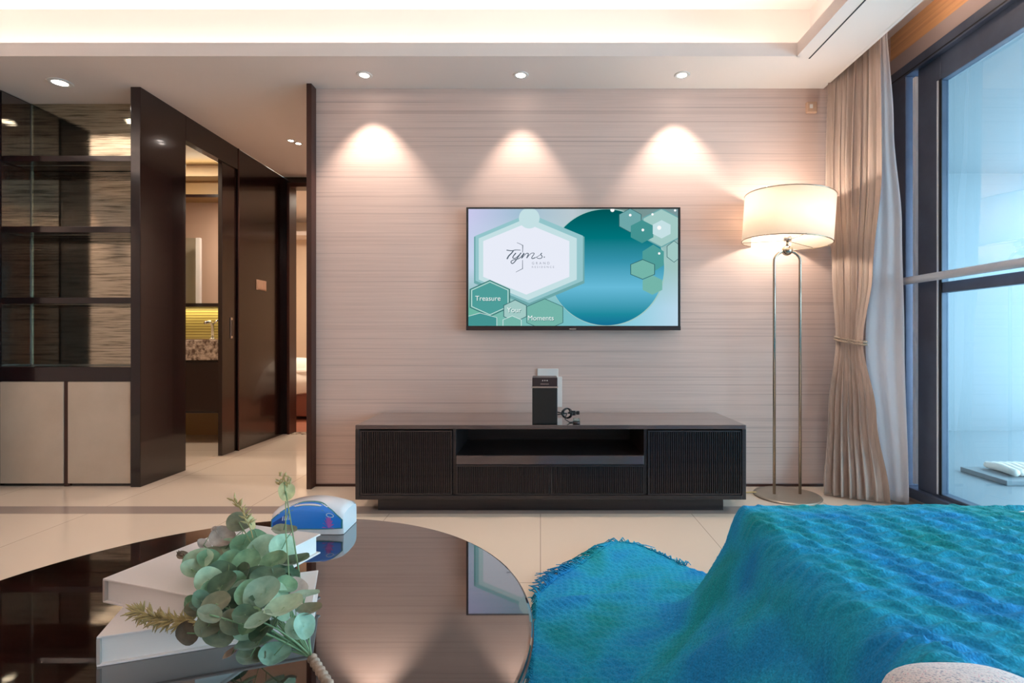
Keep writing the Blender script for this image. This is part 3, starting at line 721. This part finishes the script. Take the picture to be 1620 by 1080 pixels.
MB().lathe([(R0, -H0), (R0, H0), (R0-.002, H0), (R0-.002, -H0)], sc0, 72, til, closed=True).build('lamp_shade', 'lamp_shade_fabric', fl)
q = MB()
for zz in (-H0, H0):
    ring = [sc0+til @ Vector((R0*math.cos(t_), R0*math.sin(t_), zz)) for t_ in [2*PI*i/72 for i in range(73)]]; q.tube(ring, .003, 6)
for k in range(3):
    a_ = 2*PI*k/3+.5; q.tube([sc0+til @ Vector((0, 0, -H0+.01)), sc0+til @ Vector((R0*math.cos(a_), R0*math.sin(a_), -H0+.004))], .002, 6)
q.build('shade_ring', 'brushed_steel', fl)
MB().sphere((LXc+.004, LYc, ht+.2), .03, 10, (1, 1, 1.2)).build('light_bulb', 'bulb', fl)
d = bpy.data.lights.new('lamp_bulb_light', 'POINT'); d.energy = 8; d.color = (1, .87, .74); d.shadow_soft_size = .05
o = bpy.data.objects.new('lamp_bulb_light', d); o.location = (LXc+.004, LYc, ht+.245); C.objects.link(o)
cd = MB().tube([(1.115, 3.30, .006), (1.14, 3.20, .006), (1.19, 3.17, .006), (1.22, 3.20, .006), (1.255, 3.205, .007), (1.29, 3.19, .012)], .004, 6)
tag(cd.build('power_cord', 'cord_yellow', loc=(1.2, 3.2, 0)), 'thin yellowish cord on the floor left of the floor lamp base', 'cord')

# ------------------------------------------------------------------ curtains
def lerp_tab(tab, z):
    for (z0, a0), (z1, a1) in zip(tab, tab[1:]):
        if z1 <= z <= z0:
            t = (z0-z)/(z0-z1); t = t*t*(3-2*t); return tuple(p+(q_-p)*t for p, q_ in zip(a0, a1))
    return tab[-1][1]
# z -> (left X, left Y, right X, right Y, pleat depth, flatness)
ctab = [(2.74, (1.80, 3.31, 1.872, 2.93, .018)), (1.85, (1.765, 3.30, 1.88, 2.93, .020)), (1.3, (1.79, 3.28, 1.865, 2.98, .016)), (.91, (1.80, 3.25, 1.845, 3.04, .007)),
        (.5, (1.75, 3.24, 1.89, 2.99, .018)), (0.012, (1.68, 3.18, 1.95, 2.965, .028))]
ps = thing('curtain', (1.85, 3.1, 0), 'beige pleated curtain tied back beside the balcony window', 'curtain')
rows = []
for i in range(111):
    z = 2.74-(2.728)*i/110; xl, yl, xr, yr, am = lerp_tab(ctab, z); rr = []
    dx, dy = xr-xl, yr-yl; L = math.hypot(dx, dy); nx, ny = dy/L, -dx/L
    for j in range(261):
        u = j/260
        # dense pleats at the wall side, wide soft folds toward the window
        uu = u**1.25
        ph = 2*PI*(9.5*uu - 2.2*uu**3)
        w_ = am*(1.0 if u < .5 else max(.28, 1.0-1.9*(u-.5)))
        d_ = w_*(math.sin(ph)+.25*math.sin(2.3*ph+z*1.4)) + .006*math.sin(5*u+3*z)
        s_ = .35*am*math.sin(2*ph+.6)
        rr.append((xl+dx*u+nx*d_+dx/L*s_, yl+dy*u+ny*d_+dy/L*s_, z))
    rows.append(rr)
MB().grid(rows).build('drape', 'curtain_beige', ps, solid=.002)
tb = MB()
for k, (dz, rr_) in enumerate(((.012, .0045), (-.004, .005))):
    for tw in range(2):
        P_ = []
        for i in range(121):
            a_ = 2*PI*i/120; cx_, cy_ = 1.824, 3.145
            ux, uy = (.045, -.21); L = math.hypot(ux, uy); ux, uy = ux/L, uy/L
            ea, eb = .117, .026
            tw_a = a_*22+tw*PI
            x = cx_+ux*ea*math.cos(a_)-uy*eb*math.sin(a_); y = cy_+uy*ea*math.cos(a_)+ux*eb*math.sin(a_)
            P_.append((x+.003*math.cos(tw_a), y, .912+dz-.016*math.cos(a_)+.003*math.sin(tw_a)))
        tb.tube(P_, rr_*.75, 6)
tb.build('tieback', 'rope', ps)
tag(ps.children[-1], 'twisted rope tieback')
# white lining curtain nearer the glass
stab = [(2.74, (1.895, 2.99, 1.915, 2.955, .003)), (2.1, (1.895, 3.01, 1.955, 2.955, .006)), (1.55, (1.895, 3.03, 2.00, 2.955, .008)), (.91, (1.868, 3.07, 2.015, 2.955, .009)), (.02, (1.955, 3.05, 2.04, 2.955, .009))]
rows = []
for i in range(81):
    z = 2.74-2.725*i/80; xl, yl, xr, yr, am = lerp_tab(stab, z); rr = []
    dx, dy = xr-xl, yr-yl; L = math.hypot(dx, dy); nx, ny = dy/L, -dx/L
    for j in range(91):
        u = j/90; d_ = am*.6*math.sin(2*PI*2.3*u+.3*z)
        rr.append((xl+dx*u+nx*d_, yl+dy*u+ny*d_, z))
    rows.append(rr)
sc2 = MB().grid(rows).build('sheer_curtain', 'curtain_white', loc=(1.95, 3.1, 0), solid=.001)
tag(sc2, 'white lining curtain hanging straight between the beige drape and the window frame', 'curtain')
ct_ = thing('curtain_track', (1.9, 3.0, 2.745), 'white curtain track inside the ceiling pocket', 'track')
MB().box(1.83, 1.86, -1.8, 3.35, 2.742, 2.75).build('rail', 'white_plastic', ct_)

# ------------------------------------------------------------------ coffee table
TZ = .481; TC = (-.52, .822); TR_ = .508
ctb = thing('coffee_table', (TC[0], TC[1], 0), 'round glossy dark brown coffee table in the foreground', 'table')
MB().lathe([(1e-4, TZ-.03), (TR_-.012, TZ-.03), (TR_-.003, TZ-.026), (TR_, TZ-.018), (TR_, TZ-.005), (TR_-.0015, TZ-.0015), (TR_-.005, TZ), (1e-4, TZ)], (*TC, 0), 160, smooth=False).build('tabletop', 'table_gloss', ctb)
MB().lathe([(TR_+.0005, TZ-.011), (TR_+.002, TZ-.009), (TR_+.0005, TZ-.007)], (*TC, 0), 160).build('edge_band', 'trim_brown', ctb)
MB().lathe([(1e-4, 0), (.28, 0), (.28, .02), (.10, .035), (.07, .06), (.07, TZ-.06), (.2, TZ-.031), (1e-4, TZ-.0305)], (*TC, 0), 64).build('pedestal', 'dark_wood', ctb)

# ------------------------------------------------------------------ books
def book(p0, ex, ey, z, h, label, spine_left=True):
    """p0 near-left corner, ex along the visible page face, ey away; z bottom"""
    ex = Vector((*ex, 0)); ey = Vector((*ey, 0)); p0 = Vector((p0[0], p0[1], z))
    nx, ny = ex.normalized(), ey.normalized()
    t = thing('book', p0+(ex+ey)/2, label, 'book', 'white books on the coffee table')
    def slab(a0, a1, b0, b1, z0, z1):
        m_ = MB()
        vs = []
        for zz in (z0, z1):
            for (a_, b__) in ((a0, b0), (a1, b0), (a1, b1), (a0, b1)): v = p0+nx*a_+ny*b__; vs.append((v.x, v.y, z+zz))
        m_.add(vs, [(0,3,2,1),(4,5,6,7),(0,1,5,4),(1,2,6,5),(2,3,7,6),(3,0,4,7)]); return m_
    LX_, LY_ = ex.length, ey.length
    slab(0, LX_, 0, LY_, 0, .003).build('cover', 'book_white', t, bevel=.0008)
    slab(0, LX_, 0, LY_, h-.003, h).build('cover', 'book_white', t, bevel=.0008)
    slab(0, .004, 0, LY_, .003, h-.003).build('spine', 'book_edge', t)
    slab(.0042, LX_-.006, .005, LY_-.005, .0031, h-.0031).build('page_block', 'book_pages', t)
    return t
book((-.602, .724), (.946*.27, .325*.27), (-.325*.13, .946*.13), TZ, .041, 'lower white hardcover book lying on the coffee table', True)
book((-.671, .8187), (.178, -.057), (.0785, .2455), TZ+.041, .037, 'upper white hardcover book lying crosswise on the lower book')

# ------------------------------------------------------------------ tissue pack
tp = thing('tissue_pack', (-.53, 1.27, TZ), 'blue and white plastic tissue pack on the coffee table behind the books', 'tissue pack')
tx0, tx1, ty0, ty1 = -.612, -.448, 1.214, 1.304
def th(u): return .052+.018*math.sin(PI*u)**.8
rows = []
NU = 24
for i in range(NU+1):
    u = i/NU; x = tx0+(tx1-tx0)*u; h = th(u); e = .004
    pr = [(ty0, 0), (ty0-.002, h*.5), (ty0, h*.80), (ty0+.008, h*.93), (ty0+.03, h), (ty1-.02, h*.98), (ty1-.004, h*.88), (ty1, h*.7), (ty1, 0)]
    if i in (0, NU): pr = [(ty0+.003+(y-ty0)*.93, z*.95) for y, z in pr]
    rows.append([(x, y, TZ+.001+z) for y, z in pr])
q = MB().grid(rows, smooth=True)
k = len(rows[0]); q.add(rows[0], [tuple(range(k))]); q.add(rows[-1], [tuple(range(k))[::-1]])
q.build('wrapper', 'film_white', tp)
def surf(u, v, off=.0009):   # front face and front shoulder of the pack
    h = th(u); y, z = (ty0-.002*math.sin(PI*min(1, v/.8)), h*v) if v <= .8 else (ty0+.008*(v-.8)/.13, h*v) if v < .93 else (ty0+.008+.022*(v-.93)/.07, h*v)
    return (tx0+(tx1-tx0)*u, y-off, TZ+.001+z+off*(.6 if v > .8 else 0))
def patch(u0, u1, lo, hi, m_, nm, off=.0009, nn=24, vv=10):
    rows = []
    for j in range(vv+1):
        rows.append([surf(u0+(u1-u0)*i/nn, lo((i/nn))+(hi(i/nn)-lo(i/nn))*j/vv, off) for i in range(nn+1)])
    return MB().grid(rows).build(nm, m_, tp)
patch(.005, .995, lambda t: .17+.10*abs(2*t-1)**3, lambda t: .985-.34*abs(2*t-1)**3.0, 'print_teal', 'printed_border', .0007)
patch(.02, .975, lambda t: .20+.10*abs(2*t-1)**3, lambda t: .965-.34*abs(2*t-1)**3.0, 'print_blue', 'printed_panel', .0011)
patch(.03, .20, lambda t: .30, lambda t: .50+.2*t, 'print_navy', 'printed_corner', .0013, 8, 6)
q = MB()
for k_ in range(9):
    a_ = PI*k_/8; u0_, v0_ = .80, .24
    p0 = surf(u0_, v0_, .0018); p1 = surf(u0_+.06*math.cos(a_)-.012, v0_+.34*math.sin(a_)+.04, .0018); p2 = surf(u0_+.09*math.cos(a_), v0_+.42*math.sin(a_), .0018); p3 = surf(u0_+.06*math.cos(a_)+.014, v0_+.34*math.sin(a_), .0018)
    q.poly([p0, p1, p2, p3])
q.build('printed_flower', 'print_pink', tp)
q = MB()
ring_ = lambda a_, b__: [surf(.82+a_*math.cos(t_), .70+b__*math.sin(t_), .0019) for t_ in [2*PI*i/24 for i in range(24)]]
ro, ri = ring_(.055, .075), ring_(.042, .052)
q.add(ro+ri, [(i, (i+1) % 24, 24+(i+1) % 24, 24+i) for i in range(24)])
q.build('printed_emblem', 'print_pale', tp); q = MB()
for k_ in range(4): q.poly([surf(.16+.03*k_, .52, .0019), surf(.175+.03*k_, .52, .0019), surf(.18+.03*k_, .68, .0019), surf(.165+.03*k_, .66, .0019)])
q.build('printed_logo', 'print_pale', tp)

# ------------------------------------------------------------------ eucalyptus bouquet
hub = Vector((-.300, .700, TZ+.028)); handle_end = Vector((-.262, .664, TZ+.014))
leaves = [ # px, py, long radius, short/long, rotation, material index
 (312,888,23,.8,-.5,0),(329,916,20,.95,.2,0),(303,900,17,.8,.6,0),(351,850,19,.85,.3,4),(378,826,19,.8,.2,3),(367,891,22,.9,.4,1),(390,888,21,.85,-.3,1),
 (420,872,28,.85,.4,0),(446,868,24,.8,1.2,0),(449,838,19,.42,.15,3),(466,887,23,.34,-.1,2),(384,862,19,.8,.4,1),(398,941,26,.8,.3,1),(376,950,24,.7,.4,2),
 (414,938,28,.8,-.5,5),(450,960,29,.5,-.15,0),(436,940,20,.75,.9,0),(467,929,20,.7,.4,4),(484,940,20,.28,.05,5),(489,965,19,.48,0,3),(389,997,20,.85,.3,0),
 (410,982,21,.5,-.3,5),(360,962,22,.75,.5,2),(341,955,22,.75,-.4,3),(331,972,19,.7,.6,3),(345,1002,26,.8,.6,3),(329,990,20,.85,.2,3),(296,1001,19,.85,1.2,7),
 (319,950,18,.7,.9,2),(404,1017,29,.36,-.1,5),(434,1036,24,.7,.1,5),(396,1038,22,.65,.3,3),(368,1032,15,.3,-.5,4),(480,990,20,.8,1.3,5),(464,996,18,.7,1.0,0),
 (423,912,26,.55,.1,2),(401,915,24,.7,-.3,2),(452,925,18,.7,.4,1),(341,838,7,.7,.3,4),(288,878,8,.8,.2,7),(452,777,15,.85,1.4,6),
 (350,905,22,.7,.3,2),(372,925,22,.8,1.0,1),(338,935,20,.75,.2,1),(352,925,22,.75,-.6,2),(388,972,20,.7,.3,2),(368,985,22,.8,.9,3),(430,990,14,.5,-.6,5),
 (357,868,18,.8,-.4,0),(330,885,18,.8,.6,1),(405,850,17,.7,.3,1),(432,890,22,.7,-.5,1),(445,905,16,.6,.6,2),(322,862,12,.6,.8,4),(396,826,12,.5,1.2,6)]
_r = random.Random(11)
for _ in range(34):
    a_ = _r.uniform(0, 2*PI); q_ = math.sqrt(_r.random())
    leaves.append((384+84*q_*math.cos(a_), 938+72*q_*math.sin(a_), _r.uniform(14, 22), _r.uniform(.35, .9), _r.uniform(-1.2, 1.2), _r.choice([0, 1, 1, 2, 2, 3, 5]), 1))
LM = ['leaf_light', 'leaf_green', 'leaf_dark', 'leaf_olive', 'leaf_mauve', 'leaf_teal', 'leaf_yellow', 'leaf_brown']
bq = thing('eucalyptus_bouquet', (-.40, .72, TZ+.05), 'bunch of artificial eucalyptus stems lying across the white books', 'bouquet')
def ydep(py): return max(.665, min(.90, .93*.367*F/(py-536))) if py < 1000 else .675
def leaf(mb, c, r, ratio, rot, mi):
    view = (c-EYE).normalized()
    rt = view.cross(Vector((0, 0, 1))).normalized(); up = rt.cross(view)
    la = rt*math.cos(rot)-up*math.sin(rot); sa = rt*math.sin(rot)+up*math.cos(rot)
    k = math.sqrt(max(0, 1-ratio*ratio)); sgn = 1
    sb = sa*ratio + view*k*sgn           # true short axis leans away from the eye
    nrm = la.cross(sb)
    NR, NA = 4, 20; vs = [c]; fs = []
    cup = random.uniform(.12, .3)*r
    for i in range(1, NR+1):
        q_ = i/NR
        for j in range(NA):
            a_ = 2*PI*j/NA; ro = 1+.04*math.sin(3*a_+rot*7); x, y = q_*math.cos(a_)*ro, q_*math.sin(a_)*ro*.97
            vs.append(c+la*x*r+sb*y*r+nrm*(cup*(q_*q_-.3)-.10*r*math.exp(-(y*6)**2)+.04*r*math.sin(4*a_)*q_*q_))
    for j in range(NA): fs.append((0, 1+j, 1+(j+1) % NA))
    for i in range(NR-1):
        for j in range(NA): fs.append((1+i*NA+j, 1+(i+1)*NA+j, 1+(i+1)*NA+(j+1) % NA, 1+i*NA+(j+1) % NA))
    mb.cur = mi; mb.add(vs, fs, True)
L_ = []
for (px, py, r, ra, ro, mi, *bk) in leaves:
    Y = ydep(py)+random.uniform(-.022, .012)+(.02 if bk else 0)
    if py < 800: Y = .9
    c = at(px, py, Y)
    if c.z < TZ+.012: c = at_z(px, py, TZ+.014)
    L_.append((math.atan2(c.y-hub.y, c.x-hub.x), (c-hub).length, c, r*Y/F, ra, ro, mi))
L_.sort(key=lambda t: t[0])
NS = 14; per = math.ceil(len(L_)/NS)
def bez(a, b__, c, n_=9): return [a*(1-t)**2+b__*2*t*(1-t)+c*t*t for t in [i/(n_-1) for i in range(n_)]]
for k_ in range(NS):
    grp = sorted(L_[k_*per:(k_+1)*per], key=lambda t: t[1])
    if not grp: continue
    st = MB(); fo = MB()
    tip = grp[-1][2]; midp = (hub+tip)/2+Vector((0, 0, .012)); main = bez(hub, midp, tip, 14)
    st.tube(main, [.0013]*7+[.0010]*7, 6)
    for g in grp[:-1]:
        near = min(main, key=lambda p: (p-g[2]).length); st.tube([near, (near+g[2])/2+Vector((0, 0, .003)), g[2]], .0007, 5)
    for g in grp: leaf(fo, g[2], g[3], g[4], g[5], g[6])
    so = st.build('sprig', 'stem_green', bq); fo.build('foliage', LM, so)
# budding tips and the yellow needle sprig
def twig(pts, buds, m_stem, m_bud, nm='sprig', bl=.006, tw=.0009, up=.7):
    st = MB().tube(pts, tw, 6); fo = MB()
    for (p, d_) in buds:
        d_ = Vector(d_).normalized(); fo.tube([p, p+d_*bl*.5, p+d_*bl], [.0006, .0017, .0003], 6)
    so = st.build(nm, m_stem, bq); fo.build('bud', m_bud, so)
base_ = at(400, 850, .86); tipA = at(371, 792, .89)
pa = bez(base_, at(392, 815, .88), tipA, 10)
buds = [(p, (random.uniform(-1, 1), random.uniform(-.3, .3), random.uniform(.2, 1))) for p in pa[3:] for _ in range(4)]
twig(pa, buds, 'leaf_yellow', 'leaf_yellow', bl=.014)
sb_ = at(462, 996, .70); pb = [sb_, at(456, 890, .78), at(452, 840, .85), at(452, 790, .9), at(450, 760, .9)]
buds = [(pb[-1]+Vector((random.uniform(-.01, .01), 0, random.uniform(-.012, .008))), (random.uniform(-1, 1), 0, random.uniform(0, 1))) for _ in range(22)]
twig(pb, buds, 'stem_green', 'leaf_yellow', bl=.009)
pc = [at(320, 985, .69), at(290, 985, .71), at(250, 978, .72), at(215, 966, .725)]
buds = []
for _ in range(130):
    t_ = random.random(); i = min(2, int(t_*3)); p = pc[i].lerp(pc[i+1], t_*3-i)
    buds.append((p, (random.uniform(-1, .3), random.uniform(-.4, .2), random.uniform(-.8, 1))))
twig(pc, buds, 'leaf_yellow', 'leaf_yellow', bl=.017)
pd = [at(300, 885, .84), at(292, 880, .84), at(284, 876, .84)]
twig(pd, [(p, (random.uniform(-1, 1), 0, random.uniform(-1, 1))) for p in pd for _ in range(8)], 'leaf_brown', 'leaf_brown', bl=.006)
pe = [at(345, 845, .88), at(341, 838, .88)]
twig(pe, [(pe[1], (random.uniform(-1, 1), 0, random.uniform(-.3, 1))) for _ in range(8)], 'leaf_mauve', 'leaf_mauve', bl=.007)
# loose stalk bundle fanning from the wrap, then the wrapped handle
q = MB()
for k_ in range(16):
    e_ = at(395+4.8*k_, 985-1.0*abs(k_-8)+random.uniform(-8, 8), .69+.004*random.random()); q.tube([hub+(handle_end-hub)*.08*random.random(), hub.lerp(e_, .5)+Vector((0, 0, -.002)), e_], [.0011, .0013, .0008], 6)
q.build('stalk_bundle', 'stem_green', bq)
q = MB(); pts = []
for i in range(40):
    t_ = i/39; pts.append(hub.lerp(handle_end+(handle_end-hub)*.6, t_))
q.tube(pts, [.0058+.0009*math.sin(i*1.7) for i in range(40)], 12)
q.build('stem_wrap', 'stem_wrap', bq)

# ------------------------------------------------------------------ ottoman and teal throw
OXa, OXb, OYa, OYb, OZ = .62, 1.95, .40, 1.73, .385
ot = thing('sofa_ottoman', (1.28, 1.06, 0), 'pale flecked upholstered ottoman under the teal throw', 'ottoman')
MB().box(OXa, OXb, OYa, OYb, .10, OZ-.002).build('seat', 'boucle_fabric', ot, bevel=.045, segs=5)
for x in (OXa+.06, OXb-.06):
    for y in (OYa+.06, OYb-.06): MB().lathe([(.018, 0), (.026, .10)], (x, y, 0), 20).build('leg', 'dark_wood', ot)
bo = MB()
rows = []
for i in range(25):
    rr = []
    for j in range(25):
        x = .45+.42*j/24; y = .50+.34*i/24
        d_ = math.hypot((x-.655)/.21, (y-.67)/.17); z = OZ-.03+.062*max(0, 1-d_*d_)
        rr.append((x, y, z))
    rows.append(rr)
outline = [(-.035, .55), (-.035, 1.30), (-.02, 1.60), (-.01, 1.91), (.02, 1.97), (.06, 2.04), (.11, 2.09), (.165, 2.15), (.25, 2.24), (.29, 2.31), (.34, 2.35), (.42, 2.31), (.5, 2.24), (.588, 2.16), (.70, 2.05), (.9, 1.98), (1.3, 1.97), (1.95, 1.95), (1.95, .62),
           (.90, .66), (.80, .70), (.73, .745), (.68, .775), (.62, .79), (.57, .79), (.53, .765), (.48, .72), (.43, .66), (.38, .55)]
def inside(x, y):
    c = False; j = len(outline)-1
    for i in range(len(outline)):
        xi, yi = outline[i]; xj, yj = outline[j]
        if (yi > y) != (yj > y) and x < (xj-xi)*(y-yi)/(yj-yi)+xi: c = not c
        j = i
    return c
def sms(t): t = max(0, min(1, t)); return t*t*(3-2*t)
def H(x, y):
    qx = max(OXa+.03-x, 0); qy = max(y-(OYb-.03), 0); q_ = math.hypot(qx, qy)
    w_ = .5-.18*sms((y-1.30)/.32)-.15*sms((y-1.6)/.35)
    if qx == 0: w_ = .14
    t_ = q_/w_
    prof = 1 if t_ <= 0 else (max(0, 1-t_)**1.75 if t_ < 1 else 0)
    if 0 < t_ < .2: prof = prof*(t_/.2)+(1-(t_/.2)) * (1-.9*(t_)**2*2)
    prof = max(0, min(1, prof))
    z = .012+(OZ+.008-.012)*prof
    if t_ <= 0:
        z += .010*math.exp(-((x-1.22)/.16)**2-((y-1.62)/.12)**2) - .035*sms((x-1.25)/.5)*sms((y-1.35)/.4)*1.0
        z += .006*noise.noise(Vector((x*3, y*3, 1)))
        pass
    else:
        # folds of the hanging side run outward and down
        a_ = y*9+x*5
        z += (.018*math.sin(a_*1.9)+.010*math.sin(a_*4.1+1))*prof*(1-prof)*3.2
    if prof < .25:
        k_ = 1-prof/.25
        z += k_*(.010+.012*math.sin(11*(y-.25*x)+2)+.012*noise.noise(Vector((x*6, y*6, 3))))
        z += k_*.022*math.exp(-((y-1.80-.35*(x-.1)+.25*(x-.1)**2)/.035)**2)
    z += .045*math.exp(-(math.hypot((x-.60), (y-.82))/.10)**2)
    return max(z, .006)
def knit(x, y, z0):
    v = (y+.36*x)/.036; u = (x-.25*y)/.088
    ph = v+.26*math.sin(2*PI*u)+.10*noise.noise(Vector((x*7, y*7, 0)))
    row = math.floor(ph); s_ = ph-row
    saw = s_/.28 if s_ < .28 else ((1-s_)/.72)**1.3
    a_ = .0135*(.6+.45*math.sin(2*PI*u*1.0+1.2+2.1*row))*saw
    a_ += .0022*noise.noise(Vector((x*80, y*80, z0*60)))
    a_ *= 1-.6*sms((y-1.5)/.2)
    k_ = sms((z0-.3)/.09)
    side = .0032*math.sin(2*PI*(y*1.1+x*.5)/.03)*math.sin(2*PI*(z0*1.0+x*.6)/.03)
    return a_*(.22+.78*k_)+side*(1-k_)
ST = .0042; gx0, gy0 = -.05, .5; NX = int(2.0/ST); NY = int(1.90/ST)
idx = {}; vs = []; fs = []
def gv(i, j):
    k_ = (i, j)
    if k_ not in idx:
        x = gx0+i*ST; y = gy0+j*ST; z = H(x, y); z += knit(x, y, z); idx[k_] = len(vs); vs.append((x, y, z))
    return idx[k_]
for i in range(NX):
    for j in range(NY):
        if inside(gx0+(i+.5)*ST, gy0+(j+.5)*ST): fs.append((gv(i, j), gv(i+1, j), gv(i+1, j+1), gv(i, j+1)))
tm = MB(); tm.add(vs, fs, True)
tw_ = tm.build('knitted_throw', 'teal_yarn', loc=(1.0, 1.3, 0), solid=.004)
tag(tw_, 'teal knitted fringed throw blanket draped over the ottoman and onto the floor', 'blanket')
# fringe along the floor edge
fg = MB()
edge = outline[1:14]
for (x0, y0), (x1, y1) in zip(edge, edge[1:]):
    L = math.hypot(x1-x0, y1-y0); n_ = max(1, int(L/.0036)); nx, ny = -(y1-y0)/L, (x1-x0)/L
    for k_ in range(n_):
        t_ = (k_+random.random())/n_; x = x0+(x1-x0)*t_; y = y0+(y1-y0)*t_
        on_left = x < -.0 and y < 1.85
        ln = random.uniform(.04, .10)*(.3 if on_left else 1)*(.35 if x > .42 else 1)
        dx = nx+random.uniform(-.9, .7); dy = ny+random.uniform(-.6, .6); z = H(x, y)+.001; d_ = math.hypot(dx, dy)
        dx, dy = dx/d_*ln, dy/d_*ln; x -= nx*.006; y -= ny*.006
        if x+dx < -.045 : dx *= .3
        fg.tube([(x, y, z+.003), (x+dx*.5, y+dy*.5, max(.006, z*.5+random.uniform(.004, .024))), (x+dx, y+dy, .004+random.uniform(0, .01))], [.0028, .0024, .0014], 5)
fo_ = fg.build('fringe', 'teal_yarn', tw_); fo_['kind'] = 'stuff'
# flecked cushion poking out in front of the throw
cu_ = []
for i in range(21):
    a_ = -1+2*i/20; rr = []
    for j in range(40):
        t_ = 2*PI*j/40; r_ = math.sqrt(max(0, 1-a_*a_))
        cx_ = math.copysign(abs(math.cos(t_))**.7, math.cos(t_)); sy_ = math.copysign(abs(math.sin(t_))**.7, math.sin(t_))
        rr.append((.58+.118*cx_*r_, .655+.14*sy_*r_, .429+.055*a_))
    cu_.append(rr)
cs = MB().grid(cu_, wrap=True).build('cushion', 'boucle_fabric', loc=(.58, .655, .374))
tag(cs, 'pale flecked cushion peeping out at the bottom edge in front of the throw', 'cushion')
